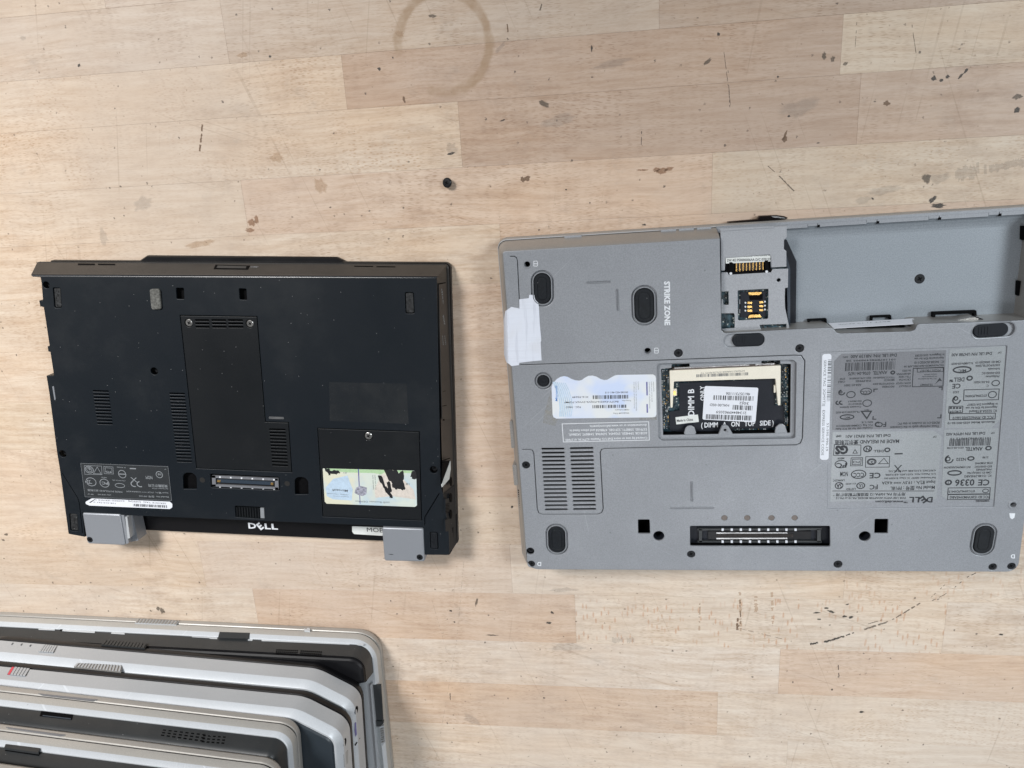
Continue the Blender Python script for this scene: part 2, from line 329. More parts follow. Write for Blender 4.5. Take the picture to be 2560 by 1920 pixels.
def wood():
    t = NT('beech_worktop')
    pos = t.n('ShaderNodeNewGeometry').outputs['Position']
    sd = t.n('ShaderNodeAttribute', attribute_type='OBJECT', attribute_name='seed').outputs['Fac']
    tone = t.n('ShaderNodeAttribute', attribute_type='OBJECT', attribute_name='tone').outputs['Color']
    fl = t.n('ShaderNodeAttribute', attribute_type='OBJECT', attribute_name='fleck').outputs['Fac']
    cross = t.n('ShaderNodeAttribute', attribute_type='OBJECT', attribute_name='cross').outputs['Fac']
    off = t.n('ShaderNodeCombineXYZ', {0: t.math('MULTIPLY', sd, 3.1), 1: t.math('MULTIPLY', sd, 1.7), 2: t.math('MULTIPLY', sd, .37)}).outputs[0]
    p = t.vadd(pos, off)
    wob = t.noise(p, 7, 2); wv = t.n('ShaderNodeCombineXYZ', {0: 0.0, 1: t.math('MULTIPLY', t.math('SUBTRACT', wob, .5), .018), 2: 0.0}).outputs[0]
    pw = t.vadd(p, wv)
    g1 = t.noise(t.vmul(pw, (14, 170, 14)), 1.0, 4, .6)      # growth bands along the stave
    g2 = t.noise(t.vmul(pw, (90, 1500, 90)), 1.0, 2, .6)     # fine pores
    blot = t.noise(pos, 9, 5, .6)                           # handling dirt across the top
    c = t.mix(t.ramp(g1, .32, .68, 0, .62), tone, t.mix(1.0, tone, (.86, .79, .72), 'MULTIPLY'))
    c = t.mix(t.ramp(g2, .50, .72, 0, .30), c, t.mix(1.0, tone, (.74, .64, .55), 'MULTIPLY'))
    warm = t.noise(t.vmul(pos, (.35, 1, 1)), 14, 4, .6); c = t.mix(t.ramp(warm, .46, .70, 0, .60), c, t.mix(1.0, tone, (.96, .82, .68), 'MULTIPLY'))
    # ray flecks: short dashes on the grain, and tall ones on cross-cut staves
    def dash(vs, th, keep):
        q = t.vmul(pw, vs); v = t.n('ShaderNodeTexVoronoi', {'Vector': q, 'Scale': 1.0, 'Randomness': 1.0}, voronoi_dimensions='2D')
        cc = t.n('ShaderNodeSeparateColor', {0: v.outputs['Color']})
        rr = t.ramp(v.outputs['Distance'], th * .55, th, 1, 0)
        return t.math('MULTIPLY', rr, t.math('GREATER_THAN', cc.outputs[0], keep))
    d1 = dash((210, 560, 1), .26, .30); d2 = dash((150, 900, 1), .22, .25); d3 = dash((300, 85, 1), .26, .35)
    flm = t.ramp(t.noise(p, 22, 2), .38, .58)
    k1 = t.math('MULTIPLY', t.math('MULTIPLY', t.math('MAXIMUM', d1, t.math('MULTIPLY', d2, .6)), flm), fl)
    c = t.mix(t.math('MULTIPLY', k1, .62), c, t.mix(1.0, tone, (.66, .50, .38), 'MULTIPLY'))
    thin = t.math('MULTIPLY', t.math('MULTIPLY', t.math('MAXIMUM', dash((150, 1500, 1), .26, .40), dash((85, 1100, 1), .15, .62)), .75), t.ramp(t.noise(p, 26, 4, .6), .40, .64, .12, 1))
    c = t.mix(thin, c, t.mix(1.0, tone, (.50, .38, .28), 'MULTIPLY'))
    c = t.mix(t.math('MULTIPLY', t.math('MULTIPLY', d3, t.ramp(t.noise(p, 30, 2), .42, .55)), cross), c, t.mix(1.0, tone, (.82, .64, .54), 'MULTIPLY'))
    # grime
    gr = t.noise(pos, 42, 6, .7); gm = t.math('MULTIPLY', t.ramp(gr, .56, .74), t.ramp(blot, .45, .65))
    g3 = t.noise(t.vmul(pw, (28, 330, 28)), 1.0, 5, .7); c = t.mix(t.ramp(g3, .42, .64, 0, .75), c, t.mix(1.0, c, (.82, .75, .69), 'MULTIPLY'))
    g4 = t.noise(t.vmul(pos, (40, 95, 40)), 1.0, 6, .72); c = t.mix(t.math('MULTIPLY', t.ramp(g4, .46, .70), t.ramp(t.noise(t.vadd(pos, (9, 0, 0)), 6, 3), .38, .62, .15, 1)), c, t.mix(1.0, c, (.76, .72, .70), 'MULTIPLY'))
    c = t.mix(t.math('MULTIPLY', gm, .55), c, (.30, .25, .21))
    gy = t.noise(t.vadd(pos, (5, 2, 0)), 5, 4); c = t.mix(t.ramp(gy, .42, .62, 0, .50), c, t.mix(1.0, tone, (.78, .77, .78), 'MULTIPLY'))
    def specks(sc, th, keep, col, amt, c):
        v = t.n('ShaderNodeTexVoronoi', {'Vector': t.vadd(pos, (sc * .01, .3, 0)), 'Scale': sc}, voronoi_dimensions='2D'); cc = t.n('ShaderNodeSeparateColor', {0: v.outputs['Color']})
        nn = t.noise(t.vmul(pos, (.6, 1.3, 1)), sc * 22, 2); dd = t.math('ADD', v.outputs['Distance'], t.math('MULTIPLY', t.math('SUBTRACT', nn, .5), th * 4.0))
        mk = t.math('MULTIPLY', t.ramp(dd, th * .6, th, 1, 0), t.math('GREATER_THAN', cc.outputs[1], keep))
        return t.mix(t.math('MULTIPLY', mk, amt), c, col)
    c = specks(40, .030, .70, (.09, .07, .055), .8, c); c = specks(75, .05, .86, (.14, .10, .075), .7, c); c = specks(150, .07, .90, (.24, .16, .11), .6, c)
    # faint pale knife scratches
    s1 = t.n('ShaderNodeTexWave', {'Vector': pos, 'Scale': 3.3, 'Distortion': 9.0, 'Detail': 1.0, 'Detail Scale': .6}, bands_direction='DIAGONAL').outputs[1]
    sc = t.math('MULTIPLY', t.ramp(s1, .9992, .99995), t.ramp(t.noise(pos, 12, 2), .45, .6))
    c = t.mix(t.math('MULTIPLY', sc, .0), c, (.85, .78, .68))
    sv = t.vmul(t.vadd(pos, (.7, .2, 0)), (1, 1, 1))
    for ang_, sc_ in ((.35, 5.0), (1.2, 3.5), (1.75, 4.2)):
        rt = t.n('ShaderNodeVectorRotate', {'Vector': pos, 'Angle': ang_}, rotation_type='Z_AXIS').outputs[0]
        ln = t.noise(t.vmul(rt, (sc_, 420, 1)), 1.0, 0, .5)
        k_ = t.math('MULTIPLY', t.ramp(ln, .745, .775), t.ramp(t.noise(t.vadd(pos, (sc_, 0, 0)), 16, 3), .48, .60))
        c = t.mix(t.math('MULTIPLY', k_, .32), c, t.mix(1.0, c, (.60, .55, .50), 'MULTIPLY'))
    # coffee ring
    ctr = at(1108, 108, 0) * U; dv = t.n('ShaderNodeVectorMath', {0: pos, 1: tuple(-ctr)}, operation='ADD').outputs[0]
    rad = t.n('ShaderNodeVectorMath', {0: dv}, operation='LENGTH').outputs['Value']
    rn = t.noise(pos, 90, 4, .6); rad = t.math('ADD', rad, t.math('MULTIPLY', t.math('SUBTRACT', rn, .5), .0045))
    R0 = (at(1232, 118, 0) - at(1108, 108, 0)).length * U
    rg = t.math('SUBTRACT', 1.0, t.math('DIVIDE', t.math('ABSOLUTE', t.math('SUBTRACT', rad, R0 - .0025)), .0036), clamp=True)
    sx = t.n('ShaderNodeSeparateXYZ', {0: dv})
    an = t.math('ARCTAN2', sx.outputs[1], sx.outputs[0])
    arc = t.math('MAXIMUM', t.ramp(an, -2.05, -1.95), t.math('SUBTRACT', 1.0, t.ramp(an, -3.05, -2.95), clamp=True))
    gap = t.math('MULTIPLY', t.ramp(t.noise(pos, 38, 4, .7), .36, .56, .22, 1), arc)
    c = t.mix(t.math('MULTIPLY', t.math('MULTIPLY', t.ramp(rg, 0, .5), gap), .75), c, (.31, .205, .12))
    rgh = t.ramp(blot, .3, .7, .42, .58)
    hb = t.math('ADD', t.math('MULTIPLY', g2, .4), t.math('MULTIPLY', thin, -1.0))
    return t.out(Base_Color=c, Roughness=rgh, Normal=t.bump(hb, .12, .0003), Specular_IOR_Level=.35)
M['wood'] = wood()
def stain_mat(name, col, a=.8, sc=500):
    t = NT(name); pos = t.n('ShaderNodeNewGeometry').outputs['Position']; n = t.noise(pos, sc, 4, .7); fd = t.n('ShaderNodeAttribute', attribute_name='fade').outputs['Fac']
    k = t.math('ADD', t.math('SUBTRACT', n, .5), t.math('MULTIPLY', fd, .62)); return t.out(Base_Color=col, Roughness=.6, Alpha=t.ramp(k, .18, .62, 0, a))
M['st_dark'] = stain_mat('dark_mark', (.05, .045, .04), .8); M['st_grey'] = stain_mat('grey_smudge', (.27, .25, .23), .16, 200)
M['st_brown'] = stain_mat('brown_mark', (.18, .11, .065), .75); M['st_rust'] = stain_mat('rust_mark', (.30, .16, .085), .6)
M['st_pale'] = stain_mat('pale_orange_mark', (.50, .34, .21), .38, 200); M['st_soft'] = stain_mat('soft_dark_mark', (.10, .08, .06), .6, 380)
# ================================================================ workbench of beech staves
bench = thing('workbench', Frame(0, 0, 0), 'pale beech worktop of glued staves, scratched and stained with a coffee ring', 'workbench')
LT = (.645, .545, .44); PK = (.615, .495, .395); BR = (.52, .405, .32); GY = (.585, .495, .41); OR = (.60, .485, .385); CR = (.64, .545, .435); LB = (.66, .58, .49); GB = (.64, .57, .495); MT = (.555, .44, .35)  # top-centre shade mixed into BR, brighter lower light mixed into LB and GB
YB = [227, 187, 147, 107, 67.5, 34, -7, -45, -85, -125, -166, -206, -247, -287, -330, -374, -415, -457, -497, -537, -577, -617]
ROWS = {  # row index: [(left x, tone, fleck, cross)...]
 2: [(-720, LT, .3, 0), (-330, GY, .3, 0), (-60, (.51, .405, .325), .4, 0)], 3: [(-720, (.62, .53, .44), .3, 0), (-250, (.56, .47, .385), .3, 0), (30, (.52, .42, .34), .4, 0)],  # shade towards the top centre is worked into these stave tones
 4: [(-720, LT, 1.0, 0), (-173, BR, .35, 0), (137.6, CR, .25, 0)],
 5: [(-720, LT, 1.0, 0), (-98.5, BR, .3, 0), (150, MT, .3, 0)],
 6: [(-720, LT, .3, 0), (-255, PK, .3, 0), (63.3, CR, 1.0, 0)], 7: [(-720, LT, .3, 0), (-76, PK, .5, 0)], 8: [(-720, LT, .3, 0), (-290, PK, .2, 0), (62, GY, .3, 0)],
 9: [(-720, LT, .3, 0), (-200, PK, .4, 0)], 10: [(-720, CR, .3, 0), (-150, PK, .4, 0)], 11: [(-720, LT, .4, 0), (-130, PK, .3, 0)],
 12: [(-720, LT, .2, 0), (-230, CR, .2, 0)], 13: [(-720, LT, .3, 0), (-340, (.62, .525, .435), .5, 0), (-83.5, LB, .15, 0), (163.4, LB, .4, .6), (330, LB, .2, 0)],
 14: [(-720, LB, .3, 0), (-300, PK, .4, 0), (-35, LB, .2, 1.0), (236, GB, .3, 0)],
 15: [(-720, LB, .3, 0), (-330, GB, .4, 0), (120.6, PK, .15, 0)], 16: [(-720, LB, .3, 0), (-330, OR, .3, 0), (75, LB, 1.0, 0)],
 17: [(-720, LB, .3, 0), (-260, LB, .2, 0), (130, LB, .3, 0)], 18: [(-720, LB, .3, 0), (-180, GB, .2, 0), (150, LB, .2, 0)]}
ROWS[12] = [(-720, LT, .3, 0), (-120, LT, .2, 0), (90, PK, .3, 0)]
for i in range(len(YB) - 1):
    row = ROWS.get(i, [(-720, PK, .3, 0), (-100, LT, .3, 0), (200, BR, .3, 0)])
    for j, (x0, tone, fl, cr) in enumerate(row):
        x1 = row[j + 1][0] if j + 1 < len(row) else 480
        y1, y0 = YB[i], YB[i + 1]; g = .03; top = -.02 - random.random() * .05
        mb = MB(); q = box2(x0 + g, y0 + g, x1 - g, y1 - g); q2 = inset(q, .06)
        mb.loft([(q, -38), (q, top - .05), (q2, top)], 0, True)
        o = mb.build('plank', M['wood'], bench)
        k = 1 + random.uniform(-.03, .03); o['tone'] = [c * k for c in tone]; o['fleck'] = float(fl); o['cross'] = float(cr); o['seed'] = random.uniform(0, 9)
# marks that have a shape of their own, as paper-thin flecks of dirt on the top
def blob(mb, px, py, w, h, ang=0, z=.02, n=14, jag=.28):
    c = at(px, py, 0); a = math.radians(ang); w /= 7.1; h /= 7.1
    pts = []; w *= 1.1; h *= 1.1
    for k in range(n):
        q = 2 * math.pi * k / n; r = 1 + random.uniform(-jag, jag); x = w * math.cos(q) * r; y = h * math.sin(q) * r
        pts.append((c.x + x * math.cos(a) - y * math.sin(a), c.y + x * math.sin(a) + y * math.cos(a), z))
    b0 = len(mb.V); mb.V += [(c.x, c.y, z)] + [tuple((Vector(p) - Vector((c.x, c.y, z))) * .62 + Vector((c.x, c.y, z))) for p in pts] + pts; mb.fade += [1.0] * (n + 1) + [0.0] * n
    for k in range(n):
        j = (k + 1) % n; mb.F += [(b0, b0 + 1 + k, b0 + 1 + j), (b0 + 1 + k, b0 + 1 + n + k, b0 + 1 + n + j, b0 + 1 + j)]; mb.M += [0, 0]
def streak(mb, pts, w, z=.02, gap=0.0):
    P = [at(x, y, 0) for x, y in pts]
    for a, b in zip(P, P[1:]):
        n = max(2, int((b - a).length / 1.4))
        for k in range(n):
            if random.random() < gap: continue
            s, e = a.lerp(b, k / n), a.lerp(b, (k + 1.05) / n); d = (e - s).normalized(); nn = Vector((-d.y, d.x, 0)) * (w / 5.2)
            r0, r1, r2, r3 = [random.uniform(.4, 1.2) for _ in range(4)]
            mb.fade += [1.0] * 4; mb.poly([(s - nn * r0)[:2] + (z,), (e - nn * r1)[:2] + (z,), (e + nn * r2)[:2] + (z,), (s + nn * r3)[:2] + (z,)])
def marks(mat, blobs=(), streaks=()):
    mb = MB(); mb.fade = []; zz = .02 + random.random() * .02
    for b in blobs: blob(mb, *b, z=zz)
    for pts, w, g in streaks: streak(mb, pts, w, zz, g)
    o = mb.build('stain', M[mat], bench, kind='stuff'); a_ = o.data.attributes.new('fade', 'FLOAT', 'POINT'); a_.data.foreach_set('value', mb.fade)
marks('st_dark', [(197, 163, 9, 7, 30), (2542, 275, 12, 13), (2335, 196, 11, 12), (2353, 201, 10, 7), (2369, 192, 9, 9), (2402, 190, 16, 6, 50), (2415, 177, 12, 6, 60), (2331, 500, 20, 12, 50), (2346, 514, 30, 11), (1372, 1557, 20, 9), (1380, 1531, 12, 8, -50), (1280, 1267, 8, 9), (2041, 1532, 22, 6, 5), (2065, 1520, 14, 7), (2078, 1529, 22, 7, -20), (2112, 1541, 16, 8), (2128, 1543, 14, 9, 30), (2047, 1548, 14, 6), (2118, 1511, 10, 4, 20), (2155, 1780, 14, 8), (2080, 1724, 7, 7), (2503, 1586, 12, 7), (1136, 1555, 6, 6), (1127, 1527, 10, 7), (977, 1502, 5, 6), (1796, 85, 7, 9), (1128, 384, 20, 7, 5), (1972, 290, 6, 5), (1945, 192, 5, 5), (2096, 1692, 6, 5), (1479, 120, 5, 16, 0), (948, 172, 8, 10, 40), (1610, 562, 10, 5), (1475, 507, 4, 4), (1415, 474, 5, 4), (982, 144, 4, 5), (2182, 497, 8, 5, -30), (675, 141, 8, 6), (1256, 301, 14, 4, 20), (1360, 1745, 8, 6)],
      [([(2025, 1610), (2070, 1603), (2110, 1590)], 5, .1), ([(2110, 1590), (2155, 1575)], 3, .3), ([(2440, 1432), (2412, 1446), (2395, 1462), (2362, 1486), (2330, 1502)], 1.6, .45), ([(2095, 1655), (2097, 1690)], 2, .35), ([(1125, 1733), (1126, 1750)], 2, 0), ([(1604, 328), (1603, 362)], 1.2, .2), ([(1820, 170), (1825, 280)], 1.0, .5)])
marks('st_soft', [(2060, 140, 10, 16, 10), (2082, 148, 10, 13), (2113, 160, 12, 8, 40), (1360, 259, 34, 14, -30), (2317, 446, 20, 26), (1191, 1506, 8, 34, -15), (1080, 40, 20, 8), (1768, 155, 26, 8, 40), (2544, 242, 22, 12), (395, 1521, 12, 16), (405, 1527, 16, 24, 10), (377, 1527, 7, 8), (15, 1336, 18, 8), (8, 1350, 12, 8), (1230, 1588, 40, 6)],
      [([(2155, 1575), (2215, 1556)], 4.5, .12), ([(2215, 1556), (2240, 1544), (2300, 1508)], 3.2, .3), ([(2170, 1560), (2210, 1548)], 2, .4), ([(2320, 1500), (2362, 1462)], 1.5, .4), ([(1852, 1572), (1960, 1598)], 1.3, .3), ([(1920, 415), (1937, 430)], 1.3, .1), ([(1948, 440), (1985, 478)], 2.2, .1), ([(2142, 55), (2138, 118)], 1, .4), ([(2280, 62), (2290, 132)], 1.2, .3), ([(1355, 10), (1350, 26)], 2.4, 0), ([(1810, 130), (1828, 275)], 1, .5)])
marks('st_grey', [(355, 510, 56, 34, 20), (258, 592, 26, 44), (2350, 446, 44, 26, 5), (2210, 475, 90, 22, 10), (2160, 500, 40, 18, 15), (1250, 120, 40, 10, 40), (1128, 372, 30, 30), (1408, 1475, 80, 16, 4), (1420, 1618, 120, 30), (1180, 1800, 70, 30, -30), (2000, 270, 90, 40, 10), (1400, 300, 90, 30, 10), (1530, 160, 90, 20, 8), (58, 95, 20, 12)],
      [([(2388, 438), (2448, 425)], 22, 0), ([(2460, 425), (2560, 405)], 15, .05), ([(1160, 1400), (1142, 1600), (1090, 1900)], 1.6, .5), ([(1080, 1500), (1120, 1640), (1230, 1720)], 1.2, .5), ([(2365, 1465), (2550, 1530)], 1.2, .5), ([(1530, 1600), (1590, 1600)], 14, .2)])
marks('st_brown', [(1961, 348, 13, 14), (1963, 338, 6, 22, -20), (1318, 446, 18, 12, 20), (1306, 448, 12, 14), (2216, 258, 16, 12), (2100, 1600, 0.1, 0.1), (1010, 250, 8, 16, 20)],
      [([(506, 311), (503, 345), (499, 378)], 3.6, .15), ([(1268, 60), (1270, 80)], 2.6, .1), ([(1850, 1500), (1852, 1560)], 3, .3), ([(1844, 1545), (1843, 1575)], 5, .3)])
marks('st_rust', [(1655, 427, 30, 14, 5), (1672, 423, 26, 9, 10), (1642, 424, 16, 12), (1605, 425, 26, 5), (630, 556, 24, 20), (641, 548, 12, 24), (624, 575, 26, 12), (640, 620, 0.1, .1)], [])
marks('st_pale', [(801, 464, 36, 42), (690, 395, 36, 26), (1000, 85, 22, 14), (606, 137, 26, 14), (500, 610, 90, 20, 5)], [([(1850, 1480), (1852, 1590)], 6, .4), ([(1930, 1480), (1932, 1560)], 5, .5), ([(1890, 1490), (1890, 1530)], 8, .3), ([(1750, 1500), (1748, 1580)], 4, .5)])
# ================================================================ small repeated hardware
def screw_mesh(name, r, mats, cross=True):
    mb = MB()
    mb.loft([(circ((0, 0), r, 20), -1.2), (circ((0, 0), r, 20), -.25), (circ((0, 0), r * .86, 20), 0), (circ((0, 0), r * .62, 20), .0)], 0, True)
    if cross:
        for a in (0, math.pi / 2): mb.prism(stad((0, 0), r * 1.0, r * .26, a + .5, 3), -.3, .02 + a * .005, 1)
        mb.prism(circ((0, 0), r * .24, 8), -.3, .035, 1)
    me = bpy.data.meshes.new(name); me.from_pydata([(x * U, y * U, z * U) for x, y, z in mb.V], [], mb.F)
    me.polygons.foreach_set('material_index', mb.M); finish(me, mats, True, 30); return me
SC_BLACK = screw_mesh('screw', 2.2, [M['screw'], M['dark']]); SC_STEEL = screw_mesh('screw', 2.2, [M['screw_steel'], M['dark']])
def screw(fr, parent, px, py, rpx, z, depth=.6, steel=False, ang=0.0):
    c = fr.p(px, py, z); r = fr.rad(px, py, rpx, z); o = bpy.data.objects.new('screw', SC_STEEL if steel else SC_BLACK)
    k = r / 2.2; o.scale = (k, k, 1); o.location = (c.x * U, c.y * U, (z - depth) * U); o.rotation_euler = (0, 0, ang); return link(o, parent)
def ch(fr, px, py, r, z, n=20): c = fr.p(px, py, z); return circ(v2(c), fr.rad(px, py, r, z), n)
def slotrow(fr, a0, a1, b0, b1, n, z, h, r=.45):
    """n slots between the row whose ends are pixels a0-a1 and the row b0-b1"""
    out = []
    for k in range(n):
        t = k / max(1, n - 1); p = fr.p(a0[0] + (b0[0] - a0[0]) * t, a0[1] + (b0[1] - a0[1]) * t, z); q = fr.p(a1[0] + (b1[0] - a1[0]) * t, a1[1] + (b1[1] - a1[1]) * t, z)
        c = (p + q) / 2; d = q - p; out.append(stad(v2(c), d.length, h, math.atan2(d.y, d.x), 3))
    return out
def dell(mb, fr, p0, p1, h, z, m=0):
    A = Vector(p0 + (0,)); B = Vector(p1 + (0,)); d = (B - A); L = d.length; d /= L
    def seg(a, b): return tuple((A + d * L * a)[:2]), tuple((A + d * L * b)[:2])
    for s, a, b in (('D', 0, .27), ('L', .56, .76), ('L', .79, 1.0)):
        q0, q1 = seg(a, b); text(mb, fr, s, q0, q1, h, z, m, .035)
    # the tilted E
    q0, q1 = seg(.25, .56); P0, P1 = fr.p(*q0, z), fr.p(*q1, z); c = (P0 + P1) / 2; dd = (P1 - P0).normalized(); up = Vector((-dd.y, dd.x, 0)); hh = h / 3.65
    V, Fc = glyphs('E', .04); cx = .3; n = len(mb.V); ca, sa = math.cos(math.radians(38)), math.sin(math.radians(38)); k = hh / .7 * 1.22
    for v in V:
        x, y = (v[0] - cx) * k, (v[1] - .35) * k; x, y = x * ca - y * sa, x * sa + y * ca
        mb.V.append(tuple(c + dd * x + up * (y + hh * .5) + Vector((0, 0, .0))))
    mb.F += [tuple(n + i for i in f) for f in Fc]; mb.M += [m] * len(Fc)

# ================================================================ black laptop (lying on its lid, underside up)
B = Frame(-420.513, -55.243, -0.0462157, 0.0)
Z = 24.0
bl = thing('laptop', B, 'small black laptop lying upside down with grey hinge blocks and an empty battery bay', 'laptop', 'laptops lying on the worktop')
def bp(*p, z=Z): return pxp(B, p, z)
def Q1(x, y): return (60 + x / 3.687, 600 + y / 3.687)
def Q2(x, y): return (600 + x / 3.687, 600 + y / 3.687)
def Q3(x, y): return (60 + x / 3.687, 980 + y / 3.687)
def Q4(x, y): return (600 + x / 3.687, 980 + y / 3.687)
def LP(fr, z, q, *pts): return [v2(fr.p(*q(*p), z)) for p in pts]
# lid with the screen bezel seen through the empty bay
lid = rnd([(10.5, .5), (310.3, .8), (308.3, -215.5), (10.5, -217.8)], [3, 4, 3, 3])
mb = MB(); mb.loft([(inset(lid, 1.2), .1), (inset(lid, .2), .8), (lid, 2.2), (lid, 4.2), (inset(lid, .5), 5.0)], 0, True, capm=1)
mb.build('lid', [M['black_side'], M['gloss']], bl, True, 40)
mb = MB(); lip = [v2(B.p(*p, 2)) for p in ((350, 652), (371, 638), (843, 642), (875, 657))]
lip2 = [(lip[0][0], -1), lip[0], lip[1], lip[2], lip[3], (lip[3][0], -1)]
mb.prism(inset(lip2, .2), .3, 1.2, 0); mb.loft([(lip2, 1.2), (lip2, 3.2), (inset(lip2, .9), 4.6)], 0, True); mb.build('lid_lip', M['gloss'], bl, True, 30)
# lower case ring
rim = rnd([(3.0, -.4), (309.2, -.2), (308.0, -196), (303, -214), (2.5, -213)], [1.5, 3, 5, 2, 2])
mb = MB(); rimo = rnd([(3.0, -.4), (309.2, -.2), (308.0, -190), (10, -190)], [1.5, 3, 2, 2])
mb.loft([(inset(rimo, .8), 5.2), (rimo, 5.8), (rimo, 7.4), (inset(rimo, .8), 8.0)], 0, True); mb.build('palm_rest', M['black_side'], bl, True, 30)
# underside panel outline
OUT = [v2(B.p(*p, Z)) for p in ((80, 690.5), (1092, 695), (1102, 1216), (1108, 1236), (1122, 1330), (1124, 1388), (1060.5, 1387), (1058, 1319.5), (331, 1289), (206, 1281), (212, 1342.5), (171, 1335), (149.5, 1175), (142.5, 1133), (122.5, 980), (115.7, 939.5), (134.6, 939), (125.5, 880), (120.5, 879), (118.5, 866), (123.8, 866), (109, 768), (104.5, 767), (103.5, 752), (107, 752), (102.5, 692.5), (81, 691.5))]
OUTr = rnd(OUT, [0, 1.5, .5, .8, .5, 2.2, .6, .5, .5, .5, .5, 2, .5, .5, .5, .3, .3, .3, .3, .3, .3, .3, .3, .3, .3, .3, .3], 3)
CUT_COV = [(450.6, 789), (641.8, 792), (663, 1055), (720.7, 1056.8), (728.8, 1180), (491.5, 1170)]
cov = bp(*CUT_COV); covo = inset(cov, -.35) if True else cov
HDD = bp((794, 1071), (1047.5, 1080), (1053.5, 1300.6), (807.5, 1290.5)); hddo = inset(HDD, -.35)
holes = [covo, hddo]
holes += slotrow(B, (232, 977.5), (271.8, 978.5), (242.8, 1058.8), (281.8, 1060), 11, Z, 1.05)
holes += slotrow(B, (423.3, 983.6), (462, 984.4), (442, 1153), (479.8, 1154), 22, Z, 1.05)
for q in (((440, 720), (459, 720), (460.5, 748), (441.5, 747.5)), ((597, 721), (615.5, 722), (617.4, 750), (599, 749))): holes.append(rnd(bp(*q), .7, 3))
holes += [ch(B, 385.5, 928, 9, Z), ch(B, 156.8, 1134.6, 8.6, Z), ch(B, 1084, 1174.5, 9.6, Z), ch(B, 115.6, 712.6, 8, Z)]
def dee(x0, y0, x1, y1, lean=3):
    a, b, c, d = bp((x0, y0), (x1, y0), (x1 + lean, y1), (x0 + lean, y1)); return rnd([a, b, c, d], [4.4, 4.4, .6, .6], 7)
holes += [dee(457, 1182, 491, 1222.5, 1), dee(736, 1193, 770, 1236, 1)]
holes.append(rnd(bp((525, 1184.5), (698, 1192.5), (699.5, 1226.5), (527, 1219)), 1.0, 3))
holes.append(rnd(bp((586.7, 1264.5), (660, 1268), (661.8, 1298), (588.7, 1293)), .6, 3))
FEET = {'TL': ((132, 719), (151.5, 719.5), (154, 769.5), (136, 770)), 'TR': ((1012, 731), (1034, 731), (1036.5, 784), (1014, 784)), 'BR': ((1074.5, 1330), (1094, 1331), (1096, 1373), (1076, 1372)), 'BL': ((173, 1284), (193, 1285.5), (196, 1328.5), (176, 1327))}
for q in FEET.values(): holes.append(rnd(bp(*q), 1.2, 4))
holes += [band([v2(B.p(x, y, Z)) for x, y in ((155, 1183), (194, 1245), (198, 1258), (206.5, 1334))], .42), band([v2(B.p(x, y, Z)) for x, y in ((1098, 1234), (1062, 1293), (1061.8, 1314))], .5)]
holes.append(rnd(bp((131, 964), (138, 966), (141, 1001), (136, 1000)), .6, 3))
plate('base_panel', OUTr, holes, 22.2, Z, M['black'], bl, .35)
# side walls of the case
T = [OUT[0], OUT[1]]
top = [(OUT[0][0], OUT[0][1]), (OUT[1][0] - .6, OUT[1][1])]
f_lo = [(3.6, -.8), (308.0, -.6)]
mb = MB()
def wall(a0, a1, b0, b1, prof, m=0):            # a: upper edge, b: lower edge; prof = [(t, z, out)]
    rings = []
    for t_, z_ in prof: rings.append(([(a0[0] + (b0[0] - a0[0]) * t_, a0[1] + (b0[1] - a0[1]) * t_), (a1[0] + (b1[0] - a1[0]) * t_, a1[1] + (b1[1] - a1[1]) * t_)], z_))
    mb.loft(rings, m, closed=False)
ZF = [(0, 23.95), (.05, 23.85), (.10, 23.6), (.15, 23.2), (.19, 22.6), (.22, 21.8)]
wall(OUT[1], OUT[0], f_lo[1], f_lo[0], ZF); mb.build('rolled_edge', M['black_edge'], bl, True, 80); mb = MB(); wall(OUT[1], OUT[0], f_lo[1], f_lo[0], [(.22, 21.8), (1, 8.0)])
mb.V = mb.V  # front slope
mb.build('front_edge', M['black_side'], bl, True, 60)
mb = MB(); wall((OUT[3][0] - .2, OUT[3][1]), (OUT[1][0] - .2, OUT[1][1]), (307.4, OUT[3][1]), (308, -.6), [(0, 23.7), (.04, 22.6), (.10, 21.5), (1, 8.0)]); mb.build('side_edge', M['black_side'], bl, True, 40)
mb = MB(); C3, C5 = OUT[3], OUT[5]
wall((C5[0] - .1, C5[1] + .3), (C3[0] - .1, C3[1]), (308.0, -212), (307.6, C3[1] + 1), [(0, 23.7), (.06, 22.8), (1, 8.0)])
wall((OUT[6][0], OUT[6][1] - 0), (C5[0] - .6, C5[1] + .1), (OUT[6][0], -213), (308.0, -212), [(0, 23.7), (.3, 22.8), (1, 8.0)])
mb.build('side_edge', M['black'], bl, True, 40)
mb = MB()
for i in range(10, len(OUT)): a, b = OUT[i], OUT[(i + 1) % len(OUT)]; mb.loft([([b, a], 23.7), ([b, a], 8)], 0, closed=False)
for i in (6, 7, 8, 9): a, b = OUT[i], OUT[(i + 1) % len(OUT)]; mb.loft([([b, a], 23.7), ([b, a], 6 if i in (7, 8) else 8)], 0, closed=False)
mb.build('case_wall', M['black_side'], bl)
# dark insides below the openings
mb = MB(); ins = inset(rnd([OUT[0], OUT[1], OUT[2], (OUT[5][0] - 3, OUT[7][1]), OUT[8], (20, OUT[8][1]), (22, -70), (17.5, -12)], 0), 1.5); mb.prism(ins, 8, 20.2); mb.build('inner_frame', M['dark'], bl)
